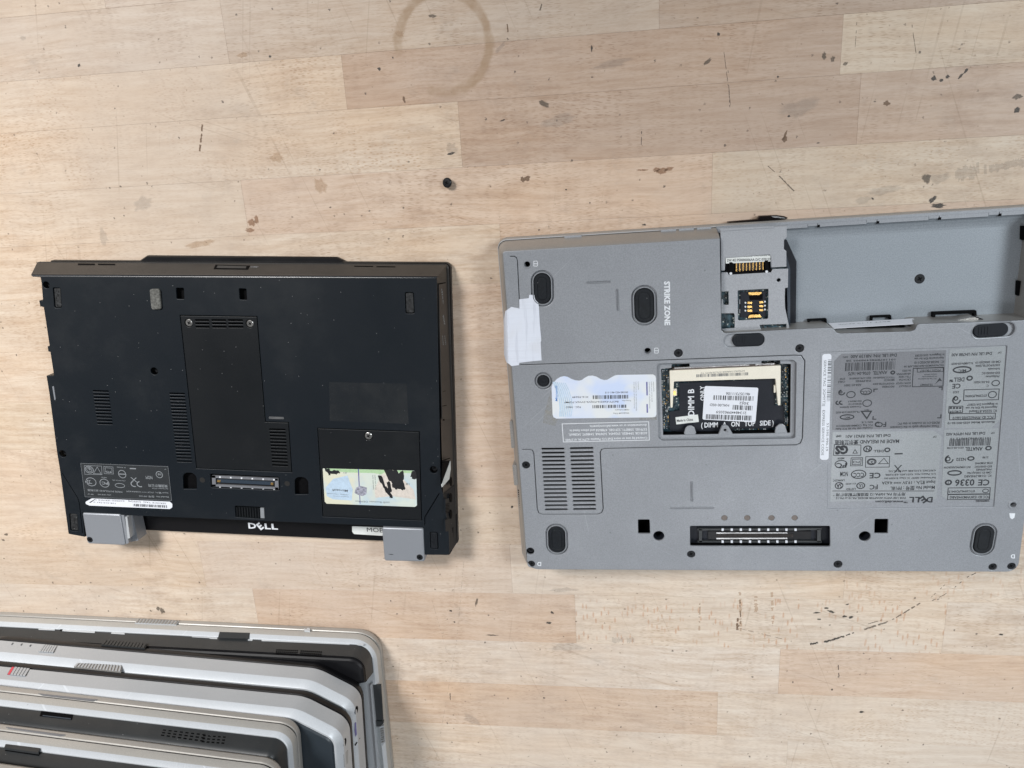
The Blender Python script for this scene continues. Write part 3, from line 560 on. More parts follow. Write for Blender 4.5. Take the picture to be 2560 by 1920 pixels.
# memory cover and drive cover
ci = inset(cov, .1); ch_ = [ch(B, 471.5, 807.5, 10, Z), ch(B, 624.2, 809.5, 10, Z)]
for (xa, xb) in ((1575, 1705), (1728, 1862), (1878, 2017)):
    for k, yy in enumerate((740, 770, 802)):
        a, b = Q1(xa + k * 3, yy - .5), Q1(xb + k * 3, yy + .5); ch_ += slotrow(B, a, b, a, b, 1, Z, 1.15)
ch_ += slotrow(B, Q4(268, 344), Q4(420, 348), Q4(295, 673), Q4(443, 680), 12, Z, 1.15)
plate('memory_cover', ci, ch_, 22.4, Z, M['black_door'], bl, .3)
plate('drive_cover', inset(HDD, .1), [ch(B, 920.6, 1090.7, 10.5, Z)], 22.4, Z + .02, M['black_door'], bl, .3)
screw(B, bl, 471.5, 807.5, 8.6, Z, .3, True, .5); screw(B, bl, 624.2, 809.5, 8.6, Z, .3, True, .1); screw(B, bl, 920.6, 1090.7, 9.2, Z, .3, True)
for x, y, r in ((385.5, 928, 5.5), (156.8, 1134.6, 7), (1084, 1174.5, 7.6), (115.6, 712.6, 6.5)): screw(B, bl, x, y, r, Z, 3.2)
# metal clip and side clip
mb = MB(); q = bp((672, 1041.3), (709.5, 1042.5), (710.5, 1047.8), (673, 1047)); mb.prism(rnd(q, .5, 2), 23.8, 24.25); mb.build('metal_clip', M['steel'], bl)
mb = MB(); q = bp((132, 966), (135.5, 964), (140.5, 998), (137.5, 1000)); mb.prism(rnd(q, .4, 2), 22.5, 24.6); mb.build('side_clip', M['hinge'], bl)
# feet
for k, q in FEET.items():
    z1 = {'TL': 23.5, 'TR': 23.7, 'BR': 24.2, 'BL': 23.6}[k]; qq = rnd(inset(bp(*q), .45), 1.0, 4)
    mb = MB(); mb.loft([(qq, 21.5), (qq, z1 - .3), (inset(qq, .3), z1)], 0, True)
    R = random.Random(len(k) + ord(k[0]))
    cx = sum(p[0] for p in qq) / len(qq); cy = sum(p[1] for p in qq) / len(qq)
    for _ in range(16):
        x, y = cx + R.uniform(-1.7, 1.7), cy + R.uniform(-5.4, 5.4); mb.prism(circ((x, y), R.uniform(.2, .7), 6, R.uniform(.2, .9)), z1 - .2, z1 + R.uniform(.05, .35), 0)
    mb.build('foot_recess', M['glue'] if k in ('TL', 'BL', 'TR') else M['rubber'], bl, label={'BR': 'rubber foot still in place'}.get(k))
mb = MB(); q = rnd(bp((376.5, 722), (401.5, 721), (405.5, 772), (381, 773.5)), 1.6, 5); mb.loft([(q, 24.02), (q, 25.2), (inset(q, .5), 25.6)], 0, True); mb.build('rubber_foot', M['rubber_worn'], bl, True, 30, label='worn grey rubber foot')
for c in ((506, 1200), (718, 1209)):
    mb = MB(); p = ch(B, *c, 6.5, Z); mb.prism(p, 23.9, 24.12); mb.build('contact_stud', M['black_side'], bl)
# docking connector
mb = MB(); z0 = 21.2
def qb(*p, z=Z): return bp(*p, z=z)
mb.prism(rnd(qb((529, 1187.5), (696, 1195.5), (697, 1223.5), (531, 1216), z=22), .6, 2), z0, 21.6, 0)
for q in (((530, 1188.5), (695, 1196), (695, 1201.5), (530, 1194)), ((531, 1210.5), (696, 1218.5), (696.5, 1223), (531, 1215.5)), ((530, 1188.5), (539, 1189), (540, 1215.5), (531, 1215.5)), ((687, 1196), (696, 1196.5), (697, 1223), (688, 1222.5))): mb.prism(qb(*q, z=22.6), 21.4, 22.9, 1)
mb.build('docking_frame', [M['gloss'], M['label_grey']], bl)
mb = MB(); mb.prism(qb((543, 1198), (683, 1205), (683.5, 1213), (543.5, 1206), z=22.8), 21.4, 22.7, 0)
mb.prism(qb((543, 1200.5), (551, 1201), (551, 1205.5), (543, 1205), z=22.9), 22.6, 23.0, 1); mb.prism(qb((677, 1207), (683, 1207.4), (683, 1212.5), (677, 1212), z=22.9), 22.6, 23.0, 1)
mb.build('docking_tongue', [M['blue_film'], M['gold']], bl)
mb = MB()
for k in range(6):
    for (yy, sl) in ((1190.2, .048), (1216.3, .048)):
        x = 548 + k * 27; y = yy + (x - 530) * sl; mb.prism(qb((x, y), (x + 4, y), (x + 4, y + 3.6), (x, y + 3.4), z=23), 22.7, 23.1, 0)
mb.build('solder_tab', M['ink_white'], bl)
# battery latch slider
mb = MB(); q = qb((588, 1266.5), (649.5, 1269.5), (651, 1295.5), (590, 1291.8), z=22.6); mb.prism(inset(q, .1), 21, 22.3)
for k in range(9): x = 591 + k * 6.7; mb.prism(qb((x, 1267.5 + k * .33), (x + 2.6, 1267.6 + k * .33), (x + 4.0, 1293 + k * .4), (x + 1.4, 1292.6 + k * .4), z=23), 22.2, 23.3)
mb.build('latch_slider', M['black_door'], bl)
mb = MB(); mb.prism(qb((650.5, 1270), (660, 1270.5), (661.3, 1296.6), (651.5, 1296), z=22.6), 21, 22.6); mb.build('latch_window', M['ink_grey'], bl)
# sticker residue patch
plate('sticker_residue', LP(B, Z, Q2, (822, 1310), (1535, 1325), (1556, 1695), (828, 1666)), [], Z + .03, Z + .07, M['residue'], bl, .01)
# hinge blocks
def block(name, q, z0, z1, screwat, extra=None):
    mb = MB(); qq = bp(*q, z=z1); mb.loft([(rnd(qq, 1.2, 4), z0), (rnd(qq, 1.2, 4), z1 - .9), (rnd(inset(qq, .25), 1.1, 4), z1 - .35), (rnd(inset(qq, .9), .8, 4), z1)], 0, True); o = mb.build(name, M['hinge'], bl, True, 30)
    return o
hb1 = block('hinge_block', ((205.5, 1282.5), (300.5, 1286.5), (313.5, 1361), (309, 1363.5), (221, 1359.5), (217, 1354)), 6.5, 25.0, None)
mb = MB(); q = bp((303, 1287), (310, 1288), (322, 1357), (315, 1361), z=24.0); mb.prism(q, 7, 24.0)
mb.prism(bp((304, 1287), (331, 1289.5), (345, 1352), (322, 1356), z=19), 7, 18.5); mb.prism(bp((313, 1292), (318, 1293), (325, 1345), (319, 1347), z=24.4), 18, 24.4, 1); mb.build('hinge_block', [M['hinge'], M['stack_silver']], bl, label='inner end of the left hinge block')
hb2 = block('hinge_block', ((954.5, 1319), (1058, 1322.5), (1061.6, 1401), (1059, 1404.5), (964, 1402.5), (960.5, 1398.5)), 6.5, 25.0, None)
mb = MB(); p = B.p(1064, 1392, 10); mb.tube([(p.x - 8, p.y + 9, 12), (p.x + 1.5, p.y + 9, 12)], 5.2, 0, 16); mb.build('hinge_pin', M['hinge'], bl, True, 40)
screw(B, bl, 224.8, 1348.8, 7.6, 25, -.15); screw(B, bl, 1049.3, 1393, 8.3, 25, -.15)
mb = MB(); mb.prism(bp((970, 1385), (980, 1385.3), (985, 1387.2), (976, 1386.4), z=25.05), 25.02, 25.06); mb.build('scratch', M['dark'], bl)
# bezel print and asset sticker seen in the battery bay
mb = MB(); dell(mb, B, (621.5, 1320.5), (695, 1323.5), 17, 5.12); mb.build('logo', M['ink_white'], bl)
q = bp((880, 1315.5), (957, 1318), (957, 1339.5), (885, 1335), (880.5, 1329), z=5.1)
st = plate('asset_sticker', rnd(q, .6, 3), [], 5.05, 5.2, M['paper'], bl, .02); mb = MB(); text(mb, B, 'MOB', (917.5, 1329.3), (959, 1331.3), 13.5, 5.3); mb.build('lettering', M['ink'], st)
# regulatory label printed white on black
q = bp((201, 1157.6), (420, 1165.8), (429.4, 1252), (212.4, 1242.5)); rl = plate('rating_label', q, [], Z + .02, Z + .08, M['label_black'], bl, .01)
mb = MB(); zz = Z + .13
for s_, a, b, h in (('SP', (1310, 710), (1293, 709), 9), ('Model No  型号: PP13S', (1333, 962), (1060, 953), 16), ('DPN: Y878F A00', (800, 944), (680, 940), 12), ('EMP  DP', (640, 940), (585, 935), 11), ('Input 输入: 19.5V === 3.34A/4.62A', (1328, 926), (940, 910), 15), ('Ref Number: 5T394', (1325, 888), (1180, 882), 12), ('MADE IN POLAND 波兰制造', (905, 915), (585, 896), 18), ('美国戴尔公司', (1322, 858), (1145, 850), 24), ('R 33002', (935, 694), (855, 688), 10), ('CN-PP13S (9)', (935, 815), (815, 808), 10), ('NOM', (1180, 775), (1120, 773), 36), ('ME06', (760, 786), (712, 783), 10)):
    text(mb, B, s_, Q3(*a), Q3(*b), h / 3.687, zz, 0, .012)
def ringp(fr, q, x, y, r, w, z, ry=None):
    c = fr.p(*q(x, y), z); rr = (fr.p(*q(x + r, y), z) - fr.p(*q(x - r, y), z)).length / 2; k = (ry or r) / r
    o = circ(v2(c), rr, 22, rr * k); i = circ(v2(c), rr - w, 22, (rr * k) - w); return o, i
def ring(mb, fr, q, x, y, r, w, z, ry=None, m=0, a0=0, a1=360):
    o, i = ringp(fr, q, x, y, r, w, z, ry); n = len(o)
    for k in range(n):
        a = 360 * k / n
        if not (a0 <= a < a1): continue
        j = (k + 1) % n; mb.poly([o[k] + (z,), o[j] + (z,), i[j] + (z,), i[k] + (z,)], m)
def box_o(mb, fr, q, pts, w, z, m=0):
    P = [v2(fr.p(*q(*p), z)) for p in pts]; L, R_ = band(P, w, True)
    for k in range(len(L)): j = (k + 1) % len(L); mb.poly([L[k] + (z,), L[j] + (z,), R_[j] + (z,), R_[k] + (z,)], m)
for x, y, r, ry in ((602, 716, 40, 34), (618, 828, 48, 40), (742, 840, 44, 40), (905, 757, 36, 38), (1247, 762, 32, 32)): ring(mb, B, Q3, x, y, r, .5, zz, ry)
ring(mb, B, Q3, 884, 862, 46, .45, zz, 22); ring(mb, B, Q3, 602, 716, 26, .4, zz, 22)
for x0, y0, x1, y1 in ((556, 678, 715, 762), (735, 686, 820, 756), (748, 698, 808, 742)): box_o(mb, B, Q3, ((x0, y0), (x1, y0 + 5), (x1 + 4, y1), (x0 + 4, y1 - 4)), .3, zz)
ring(mb, B, Q3, 1072, 850, 34, .8, zz, 28, a0=90, a1=270 + 17); ring(mb, B, Q3, 1015, 848, 32, .8, zz, 28, a0=90, a1=287)
for k in (585, 600, 618): ring(mb, B, Q3, k, 828, 20, .5, zz, 18, a0=90, a1=287)
text(mb, B, 'S', Q3(612, 700), Q3(592, 699), 7, zz, 0, .03); text(mb, B, 'PC', Q3(775, 830), Q3(715, 827), 8, zz, 0, .03); text(mb, B, '10', Q3(1262, 752), Q3(1232, 750), 5.5, zz, 0, .03); text(mb, B, 'PCI', Q3(800, 730), Q3(756, 728), 5, zz, 0, .02)
text(mb, B, 'X', Q3(1040, 790), Q3(980, 786), 14, zz, 0, 0); mb.prism(LP(B, zz, Q3, (975, 700), (1032, 702), (1032, 712), (975, 710)), zz, zz + .01); mb.prism(LP(B, zz, Q3, (905 - 30, 752), (905 + 30, 754), (905 + 30, 762), (905 - 30, 760)), zz, zz + .01)
box_o(mb, B, Q3, ((640, 752), (712, 756), (675, 692)), .35, zz)
box_o(mb, B, Q3, ((522, 657), (1327, 687), (1361, 1001), (563, 966)), .18, zz)
mb.build('lettering', M['ink_grey'], rl)
q = LP(B, Z, Q3, (568, 1012), (625, 980), (1345, 1010), (1368, 1030), (1368, 1062), (1345, 1078), (605, 1046), (572, 1032)); sv = plate('service_sticker', rnd(q, .9, 3), [], Z + .1, Z + .2, M['white'], bl, .03)
mb = MB(); zz = Z + .26
text(mb, B, 'SERVICE TAG  5VPF24J', Q3(1308, 1022), Q3(962, 1000), 4.4, zz, 0); text(mb, B, 'EXPRESS SERVICE C', Q3(922, 1000), Q3(652, 988), 4.2, zz, 0); text(mb, B, '128-010-561-3', Q3(842, 1022), Q3(640, 1010), 3.9, zz, 0)
bars(mb, B, Q3(1316, 1044), Q3(1002, 1030), 8, zz, 0, 34, 3); mb.prism(LP(B, zz, Q3, (600, 1018), (655, 985), (662, 987), (612, 1022)), zz, zz + .01)
mb.build('lettering', M['ink'], sv)
# security sticker on the drive cover, partly scribbled over
q = LP(B, Z, Q4, (763, 703), (1605, 724), (1625, 742), (1632, 1045), (1612, 1058), (800, 1028), (782, 1010)); co = plate('licence_sticker', rnd(q, .6, 3), [], Z + .1, Z + .22, M['coa1'], bl, .03)
def jag(pts, a, n=4, seed=3):
    R_ = random.Random(seed); out = []
    for i in range(len(pts)):
        p, q_ = pts[i], pts[(i + 1) % len(pts)]
        for k in range(n): t = k / n; j = 0 if k == 0 else a; out.append((p[0] + (q_[0] - p[0]) * t + R_.uniform(-j, j), p[1] + (q_[1] - p[1]) * t + R_.uniform(-j, j)))
    return out
def patch(parent, name, fr, q, z, mat, pts, **k):
    if name == 'scribble': pts = jag(pts, 7)
    mb = MB(); P = [v2(fr.p(*q(*p), z)) + (z,) for p in pts]; mb.poly(P if area2(P) > 0 else P[::-1]); return mb.build(name, M[mat], parent, **k)
patch(co, 'printed_band', B, Q4, Z + .25, 'green_p', ((790, 705), (1598, 726), (1600, 748), (1330, 742), (1300, 760), (1240, 748), (1000, 742), (840, 728)))
patch(co, 'printed_band', B, Q4, Z + .25, 'pink_p', ((1240, 900), (1300, 760), (1500, 800), (1600, 900), (1620, 990), (1400, 960), (1250, 975)))
patch(co, 'printed_band', B, Q4, Z + .26, 'pale_blue', ((790, 880), (860, 800), (990, 770), (1040, 900), (1030, 1000), (860, 990), (800, 960)))
mb = MB(); zz = Z + .30
text(mb, B, 'Microsoft', Q4(995, 902), Q4(848, 893), 6.6, zz, 0, .02, .2); text(mb, B, 'Certificate of Authenticity', Q4(1000, 944), Q4(800, 932), 2.8, zz); text(mb, B, 'Proof of License', Q4(1000, 962), Q4(860, 955), 2.8, zz)
text(mb, B, 'sta® Business OEMAct', Q4(1378, 1012), Q4(1062, 1000), 4.8, zz); text(mb, B, 'X1', Q4(985, 740), Q4(955, 738), 4, zz); text(mb, B, '18', Q4(1560, 840), Q4(1530, 838), 6, zz)
text(mb, B, 'Label not to be', Q4(1240, 765), Q4(1250, 900), 3, zz); text(mb, B, 'sold separately', Q4(1220, 765), Q4(1228, 900), 3, zz)
mb.build('lettering', M['ink_soft'], co)
patch(co, 'security_thread', B, Q4, zz, 'ink_navy', ((1086, 710), (1096, 710), (1110, 1030), (1104, 1030))); patch(co, 'smudge', B, Q4, zz + .01, 'smudge', ((1070, 880), (1110, 865), (1170, 880), (1165, 940), (1130, 960), (1080, 945), (1055, 930)))
for P in (((775, 703), (815, 705), (830, 725), (900, 722), (925, 742), (890, 762), (835, 752), (815, 775), (808, 745)), ((1325, 715), (1440, 718), (1460, 750), (1500, 722), (1512, 780), (1505, 830), (1525, 885), (1500, 908), (1450, 890), (1430, 900), (1405, 880), (1400, 840), (1360, 790)), ((1270, 770), (1300, 768), (1335, 860), (1360, 890), (1350, 830), (1380, 825), (1400, 905), (1385, 930), (1408, 970), (1380, 978), (1350, 930), (1320, 880)), ((1585, 730), (1600, 726), (1625, 745), (1625, 800), (1590, 800), (1570, 780))): patch(co, 'scribble', B, Q4, zz + .03, 'marker', P)
# front slope details: slots and card slot
FN = (0, 13.8 + 0, 6.9); fp0 = (0, (OUT[0][1] + OUT[1][1]) / 2 * .80, 21.8); f0 = Vector((0, OUT[1][1] + .22 * (f_lo[1][1] - OUT[1][1]), 21.8)); f1 = Vector((0, f_lo[1][1], 8.0)); dn = (f1 - f0); nf = Vector((0, -dn.z, dn.y)).normalized(); PL = (tuple(f0), tuple(nf))
for a, b in ((Q1(497, 216), Q1(652, 228)), (Q1(682, 218), Q1(840, 229)), (Q2(1053, 237), Q2(1228, 248)), (Q2(1258, 241), Q2(1432, 252))):
    mb = MB(); P = [B.hit(x, y, *PL) for x, y in (a, (b[0], a[1] + .5), b, (a[0], b[1] - .5))]; mb.oprism(P, nf, -.2, .05); mb.build('front_slot', M['dark'], bl)
mb = MB(); P = [B.hit(*Q1(x, y), *PL) for x, y in ((1765, 228), (2085, 236), (2065, 272), (1748, 266))]; mb.oprism(P, nf, -.2, .05, 0); P = [B.hit(*Q1(x, y), *PL) for x, y in ((1785, 236), (2050, 243), (2045, 262), (1775, 258))]; mb.oprism(P, nf, -.2, .12, 1); mb.build('card_slot', [M['dark'], M['stack_dark']], bl)
mb = MB(); text(mb, B, 'SD', Q1(2165, 246), Q1(2092, 243), 5.2, 0, 0, .03, 0.3, PL); mb.build('lettering', M['ink_grey'], bl)
# right side: optical drive, switches and jacks
s0 = Vector((OUT[1][0] + .5, -20, 21.5)); dn = Vector((308, -20, 8)) - s0; ns = Vector((-dn.z, 0, dn.x)).normalized(); PS = (tuple(s0), tuple(ns))
def QS(x, y): return (1080 + x / 3.31, 900 + y / 3.31)
def sidep(name, mat, q, pts, h0, h1, lab=None):
    mb = MB(); mb.oprism([B.hit(*q(*p), *PS) for p in pts], ns, h0, h1); return mb.build(name, M[mat], bl, label=lab)
sidep('drive_front', 'black_side', Q2, ((1830, 405), (1890, 395), (1945, 1650), (1862, 1650)), -.2, .25)
mb = MB()
for a, b in (((1828, 403), (1893, 390)),): P = [B.hit(*Q2(x, y), *PS) for x, y in (a, b, (b[0], b[1] + 8), (a[0], a[1] + 8))]; mb.oprism(P, ns, 0, .3)
for pts in (((88, 258), (110, 253), (110, 257), (88, 262)), ((84, 378), (118, 372), (118, 377), (84, 384)), ((90, 490), (100, 488), (102, 500), (92, 502)), ((82, 830), (148, 808), (148, 814), (82, 838))): mb.oprism([B.hit(*QS(*p), *PS) for p in pts], ns, 0, .3)
mb.build('seam', M['dark'], bl)
mb = MB(); text(mb, B, 'RW', Q2(1865, 700), Q2(1880, 790), 6, 0, 0, .04, 0, PS); text(mb, B, 'DVD', Q2(1880, 885), Q2(1890, 970), 4.5, 0, 0, .02, 0, PS); text(mb, B, 'ROM', Q2(1858, 885), Q2(1868, 970), 4.5, 0, 0, .02, 0, PS); text(mb, B, 'disc', Q2(1850, 450), Q2(1868, 590), 7, 0, 0, .02, 0, PS)
mb.V = [tuple(Vector(v) + ns * .25) for v in mb.V]; mb.build('lettering', M['ink_grey'], bl)
sidep('pale_tab', 'paper', QS, ((148, 835), (150, 900), (138, 985), (80, 1052), (76, 1035), (95, 975)), 0, .5, 'pale triangular tab sticking out')
sidep('recess', 'dark', QS, ((84, 850), (146, 828), (134, 880), (78, 1030)), -.1, .2)
for y in (1005, 1140, 1275): sidep('jack', 'dark', QS, tuple((155 + 9 * math.cos(a), y + 38 * math.sin(a)) for a in [k * math.pi / 6 for k in range(12)]), -.1, .35)
sidep('side_port', 'dark', QS, ((157, 1395), (173, 1380), (173, 1530), (157, 1545)), -.1, .35)
mb = MB(); 
for pts in (((100, 1150), (130, 1140), (132, 1260), (102, 1265)), ((98, 1320), (135, 1310), (140, 1410), (102, 1418))): mb.oprism([B.hit(*QS(*p), *PS) for p in pts], ns, 0, 1.1, 0)
mb.build('side_switch', M['black'], bl)
mb = MB()
for y in range(1185, 1258, 12): mb.oprism([B.hit(*QS(*p), *PS) for p in ((100, y + 4), (131, y), (131, y + 5), (100, y + 9))], ns, 1.1, 1.3, 0)
mb.build('switch_ribs', M['dark'], bl)
# side clips on the left
for q in (((96, 752), (107, 753), (109, 767), (99, 767)), ((121, 865), (127, 866), (129, 880), (123, 880))):
    mb = MB(); mb.prism(bp(*[(x, y) for x, y in q]), 19, 23.2); mb.build('side_clip', M['black'], bl)
# ================================================================ silver laptop (lying on its lid, underside up)
A = Frame(-72.3942, -291.507, 0.0178811, 0.0)
ZS = 31.0
sl = thing('laptop', A, 'large silver-grey laptop lying upside down with open battery bay, open memory well and white tape', 'laptop', 'laptops lying on the worktop')
def ap(*p, z=ZS): return pxp(A, p, z)
def a1(x, y): return (1220 + x / 3.687, 500 + y / 3.687)
def aB(x, y): return (1760 + x / 5.53, 480 + y / 5.53)
def a7(x, y): return (1760 + x / 8.73, 690 + y / 8.73)
def aC(x, y): return (2060 + x / 4.424, 480 + y / 4.424)
def aD(x, y): return (1220 + x / 4.424, 880 + y / 4.424)
def aE(x, y): return (1620 + x / 5.027, 850 + y / 5.027)
def aF(x, y): return (1220 + x / 4.424, 1180 + y / 4.424)
def aG(x, y): return (1660 + x / 4.424, 1200 + y / 4.424)
def aH(x, y): return (2060 + x / 4.424, 1150 + y / 4.424)
def aI(x, y): return (2020 + x / 4.096, 840 + y / 4.096)
def ident(x, y): return (x, y)
XL, XR, YB0, YF = 6.0, 335.5, .3, 231.6
NX0, NX1 = 141.3, 327.0
bay = [v2(A.p(*p, ZS)) for p in ((1803.5, 826), (1811, 833), (1902, 828), (1975, 824), (2068, 819.5), (2084, 822), (2092, 832.5), (2100, 834), (2275, 829), (2288, 825), (2293, 812.5), (2300, 810), (2440, 806), (2558, 801))]
SO = [(XL, YF), (XL, 1.6), (XR, -.7), (XR, YF), (NX1, YF), (NX1, bay[-1][1])] + [bay[-1][0:2]] * 0 + bay[::-1][1:] + [(NX0, YF)]
SOr = rnd(SO, [1.5, 8, 7, 5, .5, 1.5] + [1, 1, 1.5, 1.5, 1.5, 1.5, 1.5, 1.5, 1, 1, 1, 2, 1.5] + [0], 4)[:]
hs = []
WELL = LP(A, ZS, aE, (112, 300), (1830, 252), (1866, 292), (1850, 1225), (1820, 1240), (170, 1266), (133, 1225)); hs.append(rnd(WELL, 2.2, 4))
hs += slotrow(A, (1353.4, 1122.6), (1411, 1122), (1362.5, 1274.2), (1419.2, 1273.8), 16, ZS, 1.4)
hs += slotrow(A, (1424.6, 1121.3), (1483.2, 1120.4), (1433, 1273.4), (1490.4, 1272.8), 16, ZS, 1.4)
sc = [(1318, 661, 7), (1619, 877, 7.5), (1696, 883, 11), (1326, 1378, 9.6), (1328.5, 1410, 9), (1315, 1163, 10), (1728, 1386, 10.2), (2095, 1411, 11), (2482, 1417.5, 10.5), (2529, 1415.8, 10.5), (2533, 1262, 7)]
sc += [(2017 - 17, 871, 11.5)] if False else [(1999.5, 871, 11)]
for x, y, r in sc: hs.append(ch(A, x, y, r, ZS))
hs += [ch(A, 1647, 1340, 13.6, ZS), ch(A, 2162, 1341, 14.6, ZS)]
for q in (((1595, 1299), (1624, 1299), (1625.4, 1334.3), (1595.6, 1334.3)), ((2187, 1297.6), (2220.5, 1297.6), (2219.5, 1333.8), (2186, 1333.8))): hs.append(rnd(ap(*q), .6, 3))
for x in (1811, 1868, 1928.5, 1986.6): hs.append(ch(A, x, 1295, 7.6, ZS))
hs.append(rnd(ap((1725, 1315), (2075, 1315), (2075.5, 1367), (1725.5, 1365.5)), 1.0, 3))
# feet recesses
FT = [(1355.8, 721.5, 57, 91, -.04), (1610.6, 763.8, 64, 101, .0), (1392, 1348.5, 55, 77, -.03), (2458.5, 1349, 63, 81, -.05)]
for x, y, w, h, an in FT:
    c = A.p(x, y, ZS); r = A.rad(x, y, w / 2, ZS); hy = (A.p(x, y - h / 2, ZS) - A.p(x, y + h / 2, ZS)).length; hs.append(stad(v2(c), 2 * r, hy, an, 8))
hs.append(ch(A, 1358.3, 952.3, 22, ZS, 28))
# latch recesses
def lat(p0, p1, h): a, b = A.p(*p0, ZS), A.p(*p1, ZS); c = (a + b) / 2; d = b - a; return stad(v2(c), d.length, h, math.atan2(d.y, d.x), 8)
LT1 = lat((1809.5, 852.5), (1911.5, 848.5), 8.6); LT2 = lat((2431, 828.5), (2537, 822.5), 9.2); hs += [LT1, LT2]
# embossed marks and seams as real grooves
def gv(w, *p, q=ident, close=False): return band([(max(x, XL + .9), y) for x, y in LP(A, ZS, q, *p)], w, close)
LBL = [(2051.5, 881), (2518, 864), (2485, 1267), (2069, 1272), (2069.5, 1158.5), (2044, 1159)]
hs.append(rnd(ap(*LBL), .8, 3))
hs += [gv(.45, (1300, 912.5), (1330, 911.5), (1638, 901), (1985, 888.2), (2003, 889), (2012, 902), (2006, 1096), (2001, 1108), (1990, 1112.3), (1640, 1118.5), (1512, 1121.5), (1504, 1124), (1500.5, 1131), (1508, 1272), (1504, 1282), (1496, 1285.5), (1356, 1286), (1347, 1283), (1343, 1272), (1334.5, 1134), (1331, 1126), (1324, 1123.8), (1306, 1124))]
hs += [gv(.45, (1275, 641), (1286, 641), (1291.5, 645), (1293.5, 655), (1299, 768), (1305, 890), (1304, 899), (1300, 904))]
plate('base_panel', SOr, hs, 29.2, ZS, M['silver'], sl, .3)
# raised tick marks
for a, b, w in (((1465, 706), (1526, 703.5), 1.9), ((1543, 721), (1545, 778), 1.9), ((1728.5, 1202), (1730, 1254.5), 1.9), ((1674, 1270.5), (1786, 1269.5), 1.9)):
    p, q = A.p(*a, ZS), A.p(*b, ZS); c = (p + q) / 2; d = q - p; s_ = stad(v2(c), d.length, w, math.atan2(d.y, d.x), 3)
    mb = MB(); mb.loft([(s_, ZS - .05), (inset(s_, .3), ZS + .5), (inset(s_, .5), ZS + .5), (inset(s_, .75), ZS + .03)], 0, True); mb.build('raised_mark', M['silver'], sl, True, 25)
# case sides
def swall(pts_hi, pts_lo, prof, name, mat='silver_side', ang=60):
    mb = MB(); rings = []
    for t_, z_ in prof: rings.append(([(a[0] + (b[0] - a[0]) * t_, a[1] + (b[1] - a[1]) * t_) for a, b in zip(pts_hi, pts_lo)], z_))
    mb.loft(rings[::-1], 0, closed=False); return mb.build(name, M[mat], sl, True, ang)
def cpath(P, r): return rnd(P, r, 6)
hi = cpath([(NX0, YF), (XL, YF), (XL, 1.6), (XR, -.7), (XR, YF), (NX1, YF)], [0, 1.5, 8, 7, 5, 0]); lo = cpath([(NX0, 236.4), (.6, 236.4), (.2, .4), (338, -.9), (338, 236.4), (NX1, 236.4)], [0, 6, 6, 6, 6, 0])
PROF = [(0, 30.75), (.08, 30.3), (.22, 28.8), (.45, 25), (.75, 18), (1, 13.2)]
swall(hi, lo, PROF, 'case_wall')
mb = MB()
for X in (NX0, NX1): mb.poly([(X, YF, 30.7), (X, YF + .9, 28.8), (X, YF + 2.2, 25), (X, YF + 4.8, 13.2), (X, YF - 3, 13.2), (X, YF - 3, 30.7)])
mb.build('wall_end', M['tray'], sl)
# palm rest half, screen lid
PR = rnd([(0, 237.2), (0, 0), (338.4, -1), (338.4, 237.2)], [6, 5, 5, 6], 6)
mb = MB(); mb.loft([(inset(PR, .5), 8.2), (PR, 8.8), (PR, 12.2), (inset(PR, .5), 13)], 0, False); 
bfl = 10.6
mb.build('palm_rest', M['stack_silver'], sl, True, 30)
mb = MB(); LD = inset(PR, -.6); mb.loft([(inset(LD, 1.6), .1), (inset(LD, .4), 1.2), (LD, 3), (LD, 6.6), (inset(LD, .7), 7.8), (inset(LD, 2.4), 7.8)], 0, True); mb.build('lid', M['silver_side'], sl, True, 30)
mb = MB(); mb.prism([(3, 4), (335, 4), (335, 168), (NX0 - 2, 168), (NX0 - 2, 230), (3, 230)], 9, 19.0); mb.build('inner_frame', M['dark'], sl)
# battery bay
yb = bay[0][1]
mb = MB(); fl = [(NX0 - 3, yb - 4), (NX1 - 1, yb - 3), (NX1 - 1, 226.0), (NX0 - 3, 226.0)]; mb.prism(fl, 9, bfl)
mb.loft([([(NX0 - 3, yy), (NX1 + 12, yy)][::-1], zz_) for yy, zz_ in ((226, bfl), (227.5, 10.75), (229.5, 11.2), (231.5, 11.9), (233.0, 12.8), (233.8, 13.6))], 0, closed=False); mb.build('battery_bay_floor', M['silver_floor'], sl)
mb = MB(); w = [(p[0], p[1]) for p in bay] + [(NX1, bay[-1][1]), (NX1, YF)]
mb.loft([(w, 9.5), (w, 30.2)], 0, closed=False); w2 = [(NX1 - 3.0, bay[-1][1] - 3), (NX1 - 3.0, YF - 2)]; mb.loft([(w2, 9.5), ([(NX1 - .2, bay[-1][1] - 3), (NX1 - .2, YF - 1)], 30)], 0, closed=False); mb.build('battery_bay_wall', M['silver_side'], sl, True, 30)
mb = MB()   # front lip with its notches
mb.prism([(NX0 + .2, 233.6), (338, 233.6), (338, 237.1), (NX0 + .2, 237.1)], 9, 13.2); mb.build('front_lip', M['silver'], sl)
xs = [NX0 + .5, 155, 168, 197, 203, 232, 238, 268, 274, 302, 308, 336]
for i in range(0, len(xs) - 1):
    y0, h = ((233.0, 14.0) if i % 2 == 0 else (233.7, 13.7)); mb = MB(); mb.prism(box2(xs[i] + .15, y0, xs[i + 1] - .15, 235.3), 13, h); mb.build('clip_rail', M['silver'], sl)
mb = MB()
for x in (168.5, 203.6, 238.6, 274.4, 308.5): mb = MB(); mb.prism(box2(x - .7, 232.7, x + .7, 234.3), 13, 14.1); mb.build('rail_gap', M['dark'], sl)
c = A.p(2299, 697, bfl); screw(A, sl, 2299, 697, 13, bfl, -.3)
